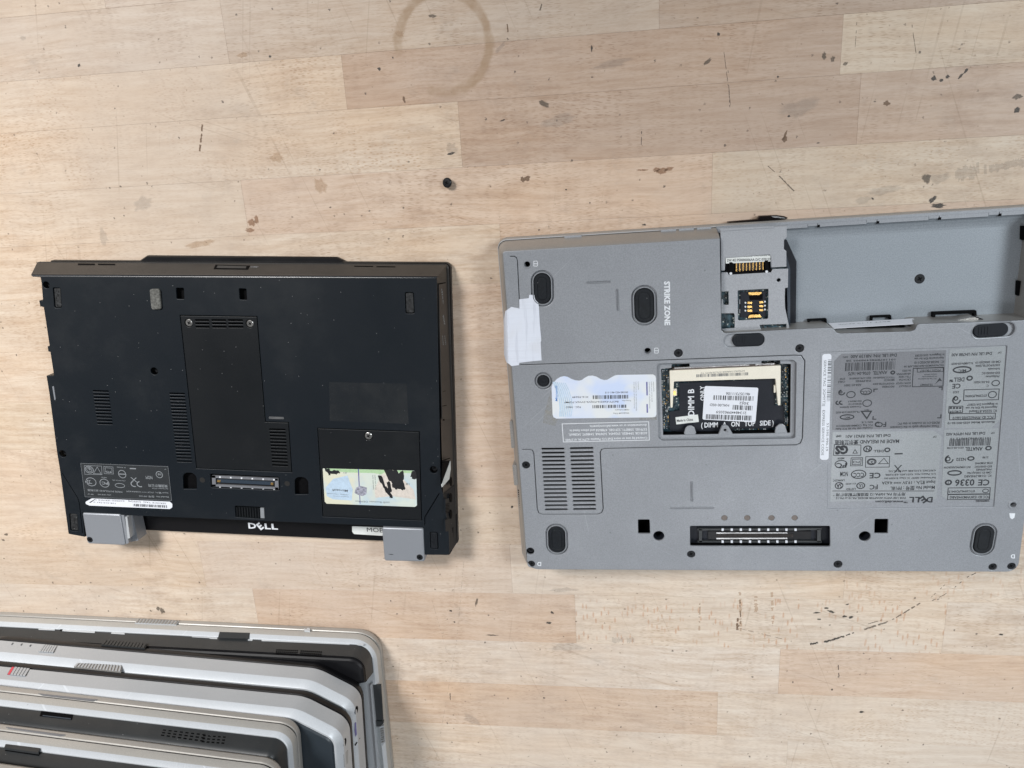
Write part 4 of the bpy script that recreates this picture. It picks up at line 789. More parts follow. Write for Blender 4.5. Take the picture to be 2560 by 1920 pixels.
def uclip(p0, p1, p2, p3, wpx=3.6, z=12):
    P = [A.p(*p, z) for p in (p0, p1, p2, p3)]; mb = MB(); bnd = band([v2(p) for p in P], wpx / 3.7); mb.prism(bnd, bfl - .2, z + 1.6); mb.build('battery_clip', M['dark'], sl)
uclip((2177, 804), (2178, 791), (2224, 789), (2225, 800)); uclip((2020, 812), (2021, 799.5), (2063, 797.5), (2064, 808)); uclip((2332, 795), (2333, 782.5), (2435, 778.5), (2436, 790), 6)
mb = MB()
for q in (((2557, 566), (2566, 565), (2566, 600), (2556, 600)), ((2546, 703), (2562, 702), (2560, 739), (2544, 739))): mb = MB(); mb.prism(ap(*q, z=14), bfl, 14); mb.build('battery_clip', M['dark'], sl)
mb = MB(); q = ap((2330, 812), (2437, 793), (2458, 800), (2440, 806.5), (2340, 812), z=24); mb.prism(q, 14, 23.5); mb.build('release_tab', M['silver_side'], sl)
mb = MB(); mb.tube([A.p(2428, 792, 20), A.p(2456, 802, 24)], 1.2, 0, 8); mb.build('release_pin', M['screw'], sl, True)
# slanting paper label in the bay wall
PA = [A.p(2071, 808.5, 16), A.p(2282, 796.5, 16), A.p(2300, 808.8, 26), A.p(2084, 821.2, 26)]
mb = MB(); n_ = (PA[1] - PA[0]).cross(PA[3] - PA[0]).normalized(); n_ = n_ if n_.z > 0 else -n_; mb.oprism(PA, n_, -.1, .15); o = mb.build('part_label', M['white'], sl)
mb = MB(); text(mb, A, 'BATT 11.1V 56Wh', (2225, 803), (2096, 811), 3.2, 0, 0, .01, 0, (tuple(PA[0] + n_ * .2), tuple(n_))); mb.build('lettering', M['ink_soft'], o)
# channel left of the bay floor
mb = MB(); mb.prism(ap((1960.5, 599), (1967.5, 600), (1991.8, 654), (1990, 815), (1962, 818), z=14), 9.5, 13.5); mb.build('bay_bracket', M['insul'], sl)
mb = MB(); mb.prism(ap((1967, 640), (1976, 672), (1976, 820), (1970, 820), z=19), 12, 18.5); mb.build('bay_rib', M['blue_film'], sl)
# metal tray with SIM socket and battery connector
Zt = 27.0
def tp(*p, z=Zt, q=aB): return LP(A, z, q, *p)
trayo = tp((228, 520), (1145, 470), (1145, 625), (1108, 665), (1106, 790), (1140, 820), (1142, 1035), (930, 1045), (925, 895), (905, 865), (295, 915), (290, 1085), (235, 1090))
plate('tray', rnd(trayo, .3, 2), [], Zt - 1, Zt, M['tray'], sl, .25)
low = [v2(A.p(*p, Zt - 1.5)) for p in (aB(238, 1110), aB(325, 1110), aB(340, 1145), aB(930, 1110), aB(950, 1065), aB(1165, 1060), aB(1162, 1322), aB(1122, 1330), aB(1118, 1480), aB(1122, 1600), (1974, 821), (1903, 825), (1812, 829), (1802, 822))]
lh = [rnd(LP(A, Zt - 1.5, a7, (735, 315), (1405, 280), (1400, 935), (745, 970)), .7, 3), rnd(LP(A, Zt - 1.5, a7, (368, 335), (545, 325), (550, 640), (415, 640), (412, 520), (368, 522)), .4, 2), rnd(LP(A, Zt - 1.5, a7, (372, 820), (650, 812), (668, 850), (668, 1135), (372, 1155)), .4, 2), LP(A, Zt - 1.5, a7, (1215, 1068), (1800, 1048), (1800, 1165), (1250, 1190)), ch(A, *a7(1630, 90), 4.8, Zt - 1.5)]
plate('tray', rnd(low, .3, 2), lh, Zt - 2.5, Zt - 1.5, M['tray'], sl, .2, label='lower tray plate with SIM opening')
mb = MB(); mb.prism(low, 17, 22.5); mb.build('circuit_board', M['pcb'], sl, label='small green circuit board under the tray')
mb = MB(); b_ = band(LP(A, Zt, aB, (590, 560), (920, 540), (920, 515)), .35); mb.prism(b_, Zt, Zt + .15); mb.prism(LP(A, Zt, aB, (205, 505), (970, 470), (965, 492), (520, 520), (235, 540)), Zt, Zt + .6); mb.build('tray_fold', M['tray'], sl)
# connector and its paper strip
mb = MB(); mb.prism(rnd(tp((300, 975), (925, 945), (930, 1050), (945, 1090), (905, 1118), (370, 1150), (330, 1130), (335, 1100), (300, 1080)), .5, 2), 20, 25.2, 0); mb.prism(tp((350, 975), (385, 970), (425, 1000), (420, 1090), (370, 1095), (345, 1060)), 25, 26.6, 0); mb.prism(tp((840, 950), (885, 945), (900, 1075), (850, 1080)), 25, 26.6, 0); mb.build('battery_connector', M['dark'], sl)
mb = MB()
mb.prism(tp((440, 985), (820, 965), (820, 1075), (445, 1095)), 24, 25.4, 0)
mb.build('connector_floor', paint('dark_brass', (.055, .045, .04), .5, .3), sl)
for k in range(9):
    x = 450 + k * 46; mb = MB(); mb.prism(tp((x - 5, 985 - k * 2.6), (x + 6, 985 - k * 2.6), (x + 6, 1098 - k * 2.6), (x - 5, 1098 - k * 2.6)), 25, 26.4); mb.build('contact_pin', M['gold'], sl)
mb = MB()
for q in ((375, 1132), (872, 1105)): mb.prism(ch(A, *aB(*q), 3.4, Zt), 25.2, 25.9)
mb.build('solder_tab', M['ink_white'], sl)
q = tp((300, 910), (920, 870), (922, 960), (820, 965), (440, 985), (302, 990), z=Zt - .3); pl_ = plate('part_label', q, [], Zt - .7, Zt - .5, M['paper'], sl, .03, label='paper strip above the battery connector')
mb = MB(); text(mb, A, '2W 4Ω PS0000006AA D/C 070123', aB(318, 962), aB(918, 945), 5.6, Zt - .4, 0, .01); text(mb, A, 'PS102 TATUNG A', aB(560, 899), aB(918, 882), 3.0, Zt - .4); mb.build('lettering', M['ink'], pl_)
# SIM socket
zs = 24.0
mb = MB(); P = LP(A, zs, a7, (750, 325), (1395, 295), (1390, 925), (755, 960)); mb.prism(P, 20, 22.2, 0); mb.prism(LP(A, zs, a7, (800, 360), (1355, 335), (1355, 890), (800, 910)), 22, 23.4, 1); mb.prism(LP(A, zs, a7, (990, 400), (1285, 395), (1280, 520), (1000, 525)), 23, 23.8, 0); mb.prism(LP(A, zs, a7, (1020, 800), (1185, 798), (1185, 840), (1020, 845)), 23, 23.8, 0)
mb.build('sim_socket', [M['dark'], M['insul']], sl)
for q in (((965, 355), (1255, 348), (1245, 385), (1200, 408), (1000, 412), (975, 395)), ((1000, 845), (1215, 838), (1250, 880), (1245, 895), (960, 905), (965, 885))): mb = MB(); mb.prism(LP(A, zs, a7, *q), 23.5, 24.6); mb.build('gold_contact', M['gold'], sl)
for y in (585, 672, 757):
    mb = MB(); mb.prism(LP(A, zs, a7, (950, y - 25), (1048, y - 22), (1048, y + 22), (950, y + 22)), 23.4, 24.2); mb.build('gold_contact', M['gold'], sl)
    mb = MB(); mb.prism(LP(A, zs, a7, (1205, y - 35), (1290, y - 35), (1290, y + 5), (1210, y + 8)), 23.4, 24.2); mb.build('gold_contact', M['gold'], sl)
mb = MB()
for y in (585, 672, 757): mb.prism(ch(A, *a7(905, y), 2.2, zs), 23, 24.0); mb.prism(ch(A, *a7(1330, y - 25), 2.2, zs), 23, 24.0)
mb.prism(LP(A, zs, a7, (768, 520), (860, 520), (860, 615), (768, 620)), 22.3, 23.0, 1); mb.prism(LP(A, zs, a7, (768, 735), (865, 725), (865, 815), (768, 820)), 22.3, 23.0, 1); mb.build('solder_tab', [M['ink_white'], M['ink_grey']], sl)
# feet
def foot(x, y, w, h, an, rr=False):
    c = v2(A.p(x, y, ZS)); r = A.rad(x, y, w / 2, ZS) * 2; hy = r if rr else (A.p(x, y - h / 2, ZS) - A.p(x, y + h / 2, ZS)).length
    mb = MB(); o0 = stad(c, r + 1.8, hy + 1.8, an, 8); o1 = stad(c, r, hy, an, 8); o2 = stad(c, r - 1.2, hy - 1.2, an, 8); o3 = stad(c, r - 2.9, hy - 2.9, an, 8)
    S_ = lambda d: stad(c, r - 2 * d, hy - 2 * d, an, 8)
    mb.loft([(S_(-.55), ZS - .02), (S_(-.1), ZS - .2), (S_(.15), ZS - 1.5), (S_(.75), ZS - 1.5), (S_(.95), ZS - .1), (S_(1.15), ZS + .3), (S_(1.6), ZS + .3), (S_(1.8), ZS - .25), (S_(1.95), ZS - 1.6)], 0, False); mb.build('foot_rim', M['silver'], sl, True, 50)
    mb = MB(); f = S_(2.1)
    mb.loft([(f, ZS - 1.6), (f, ZS + .3), (inset(f, .5), ZS + .75), (inset(f, 2.0), ZS + .75), (inset(f, 2.3), ZS + .5), (inset(f, 2.6), ZS + .75), (inset(f, 3.0), ZS + .8)], 0, True); mb.build('rubber_foot', M['rubber'], sl, True, 25)
for x, y, w, h, an in FT: foot(x, y, w, h, an)
foot(1358.3, 952.3, 44, 44, 0, True)
# screws and rings
for x, y, r in sc:
    if r > 8.9: screw(A, sl, x, y, r * .93, ZS, .7 if (x, y) != (1326, 1378) else 2.4, ang=x)
for x, y, r in ((1318, 661, 7), (1619, 877, 7.5), (2533, 1262, 7)):
    c = v2(A.p(x, y, ZS)); R_ = A.rad(x, y, r, ZS); mb = MB(); mb.loft([(circ(c, R_ * (1.55 if x < 2500 else 2.0)), ZS - .02), (circ(c, R_ * (1.45 if x < 2500 else 1.8)), ZS + .25), (circ(c, R_ * 1.15), ZS + .25), (circ(c, R_), ZS - .3), (circ(c, R_), ZS - 5)], 0, False); mb.build('screw_boss', M['silver'], sl, True, 40)
for x in (1811, 1868, 1928.5, 1986.6):
    mb = MB(); mb.prism(ch(A, x, 1295, 7.4, ZS), 29, 30.55); mb.build('contact_stud', paint('bronze_stud', (.17, .145, .13), .45, .4) if x == 1811 else bpy.data.materials['bronze_stud'], sl)
# shelves under the two round and square docking holes
mb = MB()
for (x, y) in ((1647, 1340), (2162, 1341)): c = v2(A.p(x, y, ZS)); mb.loft([(circ(c, 4.2), 29.4), (circ(c, 3.0), 22)], 0, True)
mb.build('guide_hole', M['insul'], sl, True, 50)
# latches
def slider(p0, p1, h, name='latch_slider'):
    a, b = A.p(*p0, ZS), A.p(*p1, ZS); c = (a + b) / 2; d = b - a; an = math.atan2(d.y, d.x); s_ = stad(v2(c), d.length, h, an, 8); mb = MB()
    mb.loft([(s_, 28.5), (s_, ZS - .3), (inset(s_, .5), ZS)], 0, True)
    for k in range(4):
        e = a.lerp(b, .16 + k * .085); mb.prism(stad(v2(e), .7, h * .62, an, 2), ZS - .1, ZS + .3, 0)
    mb.build(name, M['slider'], sl, True, 30)
slider((1831, 851.6), (1911, 848.6), 8.1); slider((2434, 828.3), (2521, 823.4), 8.2)
for q in (LT1, LT2): mb = MB(); mb.prism(inset(q, -.4), 28, 29.3); mb.build('latch_pocket', M['silver'], sl)
mb = MB(); p = stad(v2(A.p(2484, 826, ZS)), (A.p(2539, 823, ZS) - A.p(2429, 829, ZS)).length + 1.2, 10.6, .03, 8); mb.loft([(p, ZS - .05), (inset(p, .35), ZS + .25), (inset(p, .9), ZS + .05)], 0, False); mb.build('latch_rim', M['silver'], sl, True, 30)
# memory well
mb = MB(); w = rnd(WELL, 2.2, 4); mb.loft([(inset(w, -.1), 30.5), (inset(w, -.1), 27.4)], 0, False); mb.build('well_wall', M['silver'], sl)
OPN = LP(A, 28, aE, (165, 365), (295, 352), (300, 305), (520, 297), (523, 340), (1425, 300), (1430, 262), (1655, 255), (1662, 300), (1795, 302), (1785, 1165), (1742, 1168), (190, 1195))
plate('well_frame', inset(w, -.4), [rnd(OPN, .4, 2)], 27.2, 28.2, M['silver'], sl, .3)
mb = MB(); mb.loft([(OPN, 27.2), (OPN, 19.5)], 0, False); mb.build('well_wall', M['dark'], sl, label='dark walls under the well frame')
zp = 21.0
mb = MB(); mb.prism(inset(OPN, -1), 19, zp); mb.build('circuit_board', M['pcb'], sl, label='green circuit board in the memory well')
mb = MB(); R = random.Random(5)
cells = [(185 + i * 17, 380 + j * 22) for i in range(5) for j in range(34)] + [(1690 + i * 20, 320 + j * 24) for i in range(5) for j in range(32)] + [(1100 + i * 22, 1115 + j * 20) for i in range(22) for j in range(3)]
for x, y in cells:
    if R.random() < .55: continue
    w_, h_ = R.uniform(5, 14), R.uniform(4, 9); m = R.choice((0, 0, 1, 2)); mb.prism(LP(A, zp, aE, (x - w_ / 2, y - h_ / 2), (x + w_ / 2, y - h_ / 2), (x + w_ / 2, y + h_ / 2), (x - w_ / 2, y + h_ / 2)), zp, zp + R.uniform(.3, 1.2), m)
mb.build('chip_component', [M['ink_white'], M['dark'], M['gold']], sl, kind='stuff')
INS = LP(A, 23, aE, (390, 545), (1600, 492), (1590, 822), (1712, 832), (1716, 1100), (1600, 1112), (1085, 1120), (1060, 1150), (640, 1150), (470, 1160), (275, 1145), (270, 905), (395, 885))
ip = plate('insulation_sheet', INS, [], 22.0, 22.6, M['insul'], sl, .1)
SOK = LP(A, 26, aE, (272, 388), (1672, 325), (1668, 825), (1636, 828), (1604, 490), (328, 526), (312, 850), (284, 862))
plate('memory_socket', rnd(SOK, .5, 2), [], 21.5, 25.4, M['cream'], sl, .3)
mb = MB(); mb.prism(LP(A, 26, aE, (300, 360), (1605, 300), (1608, 325), (330, 384)), 21, 24.6, 0); mb.build('socket_housing', paint('brown_socket', (.10, .07, .055), .5), sl)
mb = MB()
for k in range(100):
    x = 340 + k * 12.6; y = 372 - k * .56
    if 1275 < x < 1350: continue
    mb.prism(LP(A, 26, aE, (x - 3, y - 22), (x + 3, y - 22), (x + 3, y - 4), (x - 3, y - 4)), 24.4, 25.0, 0)
mb.build('contact_row', M['steel'], sl, kind='stuff')
mb = MB(); bars(mb, A, aE(1258, 436 - 30), aE(605, 462 - 30), 7.4, 25.45, 0, 55, 9, .5); text(mb, A, 'D2702A4C0 DA0884K813675LC06 REV.P2  T13', aE(1215, 378), aE(665, 408), 4.0, 25.45)
mb.V = [(x, y - .0, z) for x, y, z in mb.V]; mb.build('lettering', M['ink_soft'], sl)
mb = MB(); mb.prism(LP(A, 24.6, aE, (308, 618), (362, 620), (365, 700), (305, 708)), 22, 24.2, 0); mb.build('socket_clip', M['cream'], sl); mb = MB(); mb.prism(LP(A, 24.6, aE, (1585, 575), (1610, 572), (1612, 660), (1585, 665)), 22, 24.2, 0); mb.build('socket_clip', M['cream'], sl); 
mb = MB(); mb.prism(LP(A, 24.6, aE, (318, 640), (352, 640), (354, 690), (318, 694)), 24, 24.6, 0); mb.build('socket_clip', M['gold'], sl)
mb = MB(); zz = 22.66
text(mb, A, 'DIMM B', aE(580, 950), aE(578, 615), 14.5, zz, 0, .02); text(mb, A, 'ONLY', aE(712, 760), aE(706, 575), 10, zz, 0, .02)
text(mb, A, '( DIMM   A   ON   TOP   SIDE )', aE(668, 1100), aE(1580, 1070), 12.5, zz, 0, .02); mb.build('lettering', M['ink_white'], ip)
q = rnd(LP(A, 23, aE, (712, 578), (1388, 600), (1352, 1034), (684, 1000)), 1.1, 4); bcl = plate('barcode_label', q, [], 22.75, 22.95, M['white'], sl, .04)
mb = MB(); zz = 23.0
text(mb, A, '461357311106', aE(1285, 664), aE(982, 656), 7.0, zz, 0, .008); bars(mb, A, aE(1328, 708), aE(818, 694), 11.5, zz, 0, 30, 4); text(mb, A, '30J2', aE(1268, 782), aE(1150, 777), 6.6, zz, 0, .008)
text(mb, A, 'HAL00 0SD', aE(1020, 808), aE(778, 798), 6.6, zz, 0, .008); bars(mb, A, aE(1315, 828), aE(1058, 815), 12, zz, 0, 16, 6); text(mb, A, '21348449902059', aE(1238, 902), aE(858, 888), 6.8, zz, 0, .008)
bars(mb, A, aE(1304, 952), aE(726, 932), 12.5, zz, 0, 36, 8); mb.build('lettering', M['ink'], bcl)
q = LP(A, 23, aE, (345, 972), (628, 938), (640, 1030), (356, 1062)); ml = plate('origin_label', q, [], 22.75, 22.9, M['paper'], sl, .03); mb = MB(); text(mb, A, 'Made in China', aE(364, 1030), aE(566, 1012), 6.4, 22.97, 0, .02); mb.build('lettering', M['ink'], ml)
for P in (((445, 1192), (470, 1110), (500, 1082), (545, 1078), (585, 1100), (612, 1188)), ((880, 1190), (925, 1080), (945, 1068), (985, 1068), (1010, 1085), (1070, 1185), (1070, 1230), (860, 1232)), ((1588, 1185), (1605, 1100), (1650, 1058), (1690, 1055), (1725, 1080), (1752, 1165), (1740, 1180))):
    hh = [ch(A, *aE(967, 1130), 3.6, 27.5)] if P[0][0] == 880 else []; plate('well_tab', rnd(LP(A, 27.5, aE, *P), 1.2, 3), hh, 26.2, 27.6 if not hh else 28.3, M['silver'], sl, .35)
mb = MB(); p = A.p(*aE(1905, 632), ZS); mb.prism(rnd(LP(A, ZS, aE, (1868, 590), (1945, 588), (1942, 665), (1866, 668)), .4, 2), ZS - .3, ZS + .12); mb.build('catch_notch', M['silver'], sl)
# docking connector
zd = 28.0
mb = MB(); mb.prism(ap((1722, 1313), (2079, 1313), (2079, 1370), (1722, 1368)), 23.2, 24.6, 0); mb.build('docking_well', M['insul'], sl)
mb = MB()
for q in (((372, 540), (1745, 535), (1745, 552), (1620, 555), (1500, 560), (560, 560), (372, 560)), ((372, 675), (560, 675), (1600, 675), (1745, 680), (1745, 697), (375, 697)), ((385, 545), (420, 545), (420, 690), (388, 690)), ((1695, 545), (1735, 545), (1735, 690), (1695, 690))): mb.prism(LP(A, 27, aG, *q), 24, 26.8)
mb.build('docking_frame', M['stack_dark'], sl)
mb = MB(); mb.prism(LP(A, 27, aG, (490, 575), (1630, 575), (1630, 662), (490, 662)), 24, 26.0, 0); mb.build('docking_tongue', M['gloss'], sl)
mb = MB(); mb.prism(LP(A, 27, aG, (580, 583), (1365, 583), (1365, 592), (580, 594)), 26, 26.8, 0); mb.prism(LP(A, 27, aG, (580, 642), (1365, 640), (1365, 654), (580, 656)), 26, 26.8, 0); mb.build('tongue_rail', M['steel'], sl)
mb = MB()
for k in range(62): x = 585 + k * 13.7; mb.prism(LP(A, 27, aG, (x, 602), (x + 6, 602), (x + 6, 636), (x, 636)), 26, 26.5, 0)
mb.build('contact_row', bpy.data.materials['dark_brass'], sl, kind='stuff')
for yy in (551, 683):
    for k in range(9):
        x = 649 + k * 100.8; mb = MB(); mb.prism(LP(A, 27.4, aG, (x - 12, yy - 12), (x + 12, yy - 12), (x + 12, yy + 12), (x - 12, yy + 12)), 26.6, 27.4); mb.build('solder_tab', M['white'], sl)
# printed marks
mb = MB(); zz = ZS + .05
text(mb, A, 'STRIKE ZONE', (1661, 703.5), (1660.5 + 1.5, 813.5), 12.2, zz, 0, .04)
for (x, y) in ((1339, 659), (1641, 876.5)): box_o(mb, A, ident, ((x - 4.5, y - 6), (x + 3, y - 6.5), (x + 5, y - 3), (x + 5, y + 4), (x + 3, y + 6.5), (x - 4.5, y + 6)), .35, zz); mb.prism(ap((x - 4, y - .5), (x + 5, y - .5), (x + 5, y + 1), (x - 4, y + 1)), zz, zz + .01)
for (x, y) in ((1348, 1410), (2532, 1391)): box_o(mb, A, ident, ((x + 4, y - 4), (x + 4, y + 4), (x - 1, y + 4), (x - 3.5, y + 2), (x - 3.5, y - 2), (x - 1, y - 4)), .6, zz)
mb.prism(ap((2523, 1283), (2538, 1283), (2536, 1294), (2530, 1298), (2525, 1294)), zz, zz + .01)
mb.build('lettering', M['ink_white'], sl)
mb = MB()
box_o(mb, A, aD, ((820, 795), (1777, 771), (1784, 974), (834, 995)), .45, zz)
for s_, a, b in (('Covered by one or more Dell U.S. Patents: 6279156, 6127600,', (1762, 938), (850, 962)), ('6038128, 5944820, 5926404, 5696968, 5448697, 5428669,', (1760, 884), (893, 902)), ('5379183, 5388771, 5291585, 4788658 and others listed in', (1758, 842), (903, 858)), ('documentation or on www.dell.com/patents.', (1756, 795), (1122, 812))): text(mb, A, s_, aD(*a), aD(*b), 6.2, zz, 0, .012)
mb.build('lettering', M['ink_white'], sl)
# licence sticker with scalloped edge
q = LP(A, ZS, aD, (703, 385), (715, 350), (760, 300), (800, 275), (840, 266), (880, 274), (920, 296), (965, 312), (1010, 316), (1040, 308), (1070, 284), (1110, 264), (1155, 260), (1200, 272), (1245, 298), (1285, 310), (1320, 306), (1360, 282), (1400, 260), (1435, 253), (1825, 247), (1850, 262), (1858, 290), (1864, 690), (1850, 716), (1820, 722), (755, 736), (725, 720), (714, 690))
ls = plate('licence_sticker', q, [], ZS + .05, ZS + .18, M['coa2'], sl, .03)
zz = ZS + .22
for k in range(7):
    r0 = [(720 + 22 * k, 330 + 2 * k), (760 + 22 * k, 420), (790 + 22 * k, 520), (800 + 22 * k, 620), (795 + 20 * k, 715)]
    mb = MB(); mb.poly([p + (zz,) for p in band(LP(A, zz, aD, *r0), 1.0 - .07 * k)]); mb.build('printed_band', M['pale_blue'], ls)
patch(ls, 'security_thread', A, aD, zz, 'ink_navy', ((1748, 330), (1764, 330), (1768, 480), (1752, 480))); patch(ls, 'security_thread', A, aD, zz, 'ink_navy', ((1752, 575), (1767, 575), (1770, 672), (1754, 672)))
mb = MB(); text(mb, A, 'Microsoft', aD(770, 545), aD(766, 370), 5.6, zz, 0, .02, .15); mb.build('lettering', M['ink_blue'], ls)
mb = MB()
for s_, a, b, h in (('Windows® 7 Pro', (1562, 668), (1385, 672), 3.6), ('OEM Software', (1562, 632), (1405, 636), 3.0), ('FQC - 04653', (1026, 600), (862, 602), 4.6), ('Product Key:', (1580, 533), (1482, 534), 2.8), ('B637Y-K6KD6-F3QV6-2VV6X-7G9MF', (1442, 540), (842, 548), 4.4), ('X16-93649', (1112, 488), (932, 490), 4.6), ('00180-452-461-115', (1548, 436), (1294, 440), 4.4)): text(mb, A, s_, aD(*a), aD(*b), h, zz, 0, .01)
bars(mb, A, aD(1528, 582), aD(1152, 588), 8, zz, 0, 26, 12); bars(mb, A, aD(1550, 474), aD(1155, 480), 9.5, zz, 0, 30, 14); mb.build('lettering', M['ink'], ls)
mb = MB()
for x, s_ in ((1610, 'Certificate of Authenticity'), (1632, 'Label not to be sold separately'), (1656, 'hologram'), (1780, 'Certificate of Authenticity'), (1804, 'Label not to be sold'), (1826, 'separately')): text(mb, A, s_, aD(x, 330), aD(x + 6, 330 + min(320, len(s_) * 11)), 2.4, zz, 0, .0)
mb.build('lettering', M['ink_soft'], ls)
mb = MB()
for P in (((700, 410), (712, 470), (716, 710), (775, 735), (745, 818), (610, 785), (618, 700), (665, 520)), ((1672, 722), (1862, 716), (1866, 752), (1675, 750))): mb = MB(); P3 = [p + (ZS + .03,) for p in LP(A, ZS, aD, *P)]; mb.poly(P3 if area2(P3) > 0 else P3[::-1]); mb.build('clear_tape', M['tape_clear'], sl)
# rating labels in their recess
rw = rnd(inset(ap(*LBL), -.2), .8, 3); mb = MB(); mb.prism(rw, 29.0, 30.35); mb.build('label_recess', M['silver'], sl)
def lab(P, mat, name='rating_label', r=.5, **k): return plate(name, rnd(LP(A, ZS, aI, *P), r, 2), [], 30.38, 30.5, M[mat], sl, .03, **k)
zz = 30.55
s1 = lab(((162, 188), (228, 184), (243, 205), (214, 1255), (196, 1272), (142, 1272), (124, 1255), (148, 205)), 'white', 'service_sticker', 1.2)
mb = MB(); text(mb, A, 'SERVICE TAG  2GMYT2J   EXPRESS SERVICE CODE', aI(163, 248), aI(136, 1222), 5.6, zz); text(mb, A, '53-595-990-19', aI(192, 892), aI(182, 1178), 5.0, zz); bars(mb, A, aI(205, 240), aI(192, 670), 8, zz, 0, 34, 21); mb.build('lettering', M['ink_soft'], s1)
s2 = lab(((345, 185), (1420, 146), (1371, 944), (252, 968), (272, 258)), 'label_grey', label='darker grey modem approval label')
s3 = lab(((1452, 142), (2028, 104), (1977, 852), (1880, 946), (1402, 944)), 'label_silver'); s4 = lab(((252, 986), (1296, 974), (1372, 1032), (1320, 1672), (228, 1700)), 'label_silver')
s5 = lab(((1398, 962), (1955, 948), (1905, 1672), (1440, 1692), (1370, 1640)), 'label_silver')
def tx(mb, items, bold=.026):
    for s_, a, b, h in items: text(mb, A, s_, aI(*a), aI(*b), h, zz, 0, bold)
mb = MB()
tx(mb, (('Dell LBL P/N: NR139 A00', (910, 180), (438, 196), 7.2), ('DPC', (408, 206), (355, 208), 4), ('1011078985498905 28', (895, 232), (392, 246), 4.2), ('ANATEL', (812, 356), (665, 362), 8.2), ('0706-04-1675', (640, 364), (412, 372), 7.4), ('PHILIPPINES', (645, 448), (487, 454), 4.6), ('ESD-CPE-0500018', (645, 420), (425, 428), 4.2), ('CHILE', (380, 458), (308, 462), 4.6), ('3720', (380, 428), (325, 432), 4.4), ('MEXICO', (885, 440), (778, 444), 4.6), ('TTDCCCR02600-061', (888, 414), (668, 420), 4.2), ('INDONESIA', (885, 508), (757, 512), 4.6), ('02633POSTEL2004', (885, 478), (665, 484), 4.2), ('A04-0113001', (548, 490), (373, 496), 5.0), ('ETTISALAT', (1055, 502), (930, 506), 4.4), ('02WR1162/GX', (1055, 472), (900, 478), 4.2), ('CROATIA', (1055, 436), (930, 440), 4.4), ('TTE-110/04', (1055, 406), (930, 410), 4.4), ('ARGENTINA', (1055, 376), (905, 382), 4.6), ('56-2323', (1055, 344), (968, 348), 4.4), ('TEC/WAN/MOD-06/01/REC.APR 04', (1395, 288), (985, 304), 4.6), ('IC: 3652B-RD02D110', (1395, 252), (1090, 262), 5.4), ('Approved by IDA for use', (1395, 214), (1090, 224), 4.8), ('in Singapore. DA103283', (1398, 180), (1098, 192), 4.8), ('TELEPERMIT', (1280, 488), (1148, 492), 4.4), ('PTC211 / 04 / 017', (1358, 340), (1150, 346), 4.8), ('CCC', (640, 560), (545, 564), 8), ('These markings apply to the Conexant', (1345, 912), (842, 926), 5.6), ('RD02-D110 modem in this PC', (1348, 876), (920, 888), 5.6), ('FC', (802, 880), (715, 886), 12), ('Complies with Part 68, FCC Rules', (662, 932), (282, 944), 4.8), ('FCC Reg. CXSMM01BRD02D110', (662, 904), (290, 914), 4.6), ('REN: 0.1B', (664, 872), (550, 876), 4.4), ('Conexant Systems', (545, 716), (325, 724), 4.6), ('RD02-D110', (548, 686), (415, 690), 4.4), ('E03-M004-F', (548, 658), (410, 662), 4.0), ('TR-AZ3/0012-04-6232', (532, 766), (285, 776), 4.6), ('NDT', (625, 748), (575, 750), 4.2), ('FCC Test the modem may', (1315, 430), (1125, 436), 2.8), ('be connected to the', (1318, 408), (1170, 412), 2.8), ('telecom network', (1318, 386), (1190, 390), 2.8)))
bars(mb, A, aI(895, 258), aI(380, 274), 20, zz, 0, 46, 31)
for x, y, r, ry in ((595, 568, 62, 42), (606, 688, 50, 42), (440, 600, 48, 40)): ring(mb, A, aI, x, y, r, .6, zz, ry)
ring(mb, A, aI, 400, 830, 76, .8, zz, 32); text(mb, A, 'MIC', aI(430, 824), aI(375, 828), 4.4, zz, 0, .02)
ring(mb, A, aI, 345, 578, 36, .8, zz, 34, a0=98, a1=400); ring(mb, A, aI, 338, 574, 16, .6, zz, 16); ring(mb, A, aI, 868, 374, 26, .9, zz, 24); ring(mb, A, aI, 716, 905, 34, 1.0, zz, 32, a0=60, a1=300)
ring(mb, A, aI, 345, 682, 30, .9, zz, 26, a0=90, a1=287); ring(mb, A, aI, 308, 684, 28, .9, zz, 26, a0=90, a1=287)
box_o(mb, A, aI, ((1078, 332), (1390, 322), (1382, 512), (1068, 520)), .5, zz); box_o(mb, A, aI, ((1118, 332), (1388, 322), (1386, 362), (1120, 370)), .4, zz); box_o(mb, A, aI, ((548, 772), (648, 770), (602, 845)), .9, zz)
mb.prism(LP(A, zz, aI, (1300, 495), (1350, 425), (1372, 462), (1345, 458)), zz, zz + .01)
for P in (((675, 575), (675, 545), (715, 543)), ((1338, 526), (1375, 524), (1372, 556)), ((1362, 802), (1360, 838), (1322, 838)), ((668, 820), (664, 852), (700, 852))): mb.poly([p + (zz,) for p in band(LP(A, zz, aI, *P), .7)])
mb.build('lettering', M['ink'], s2)
mb = MB()
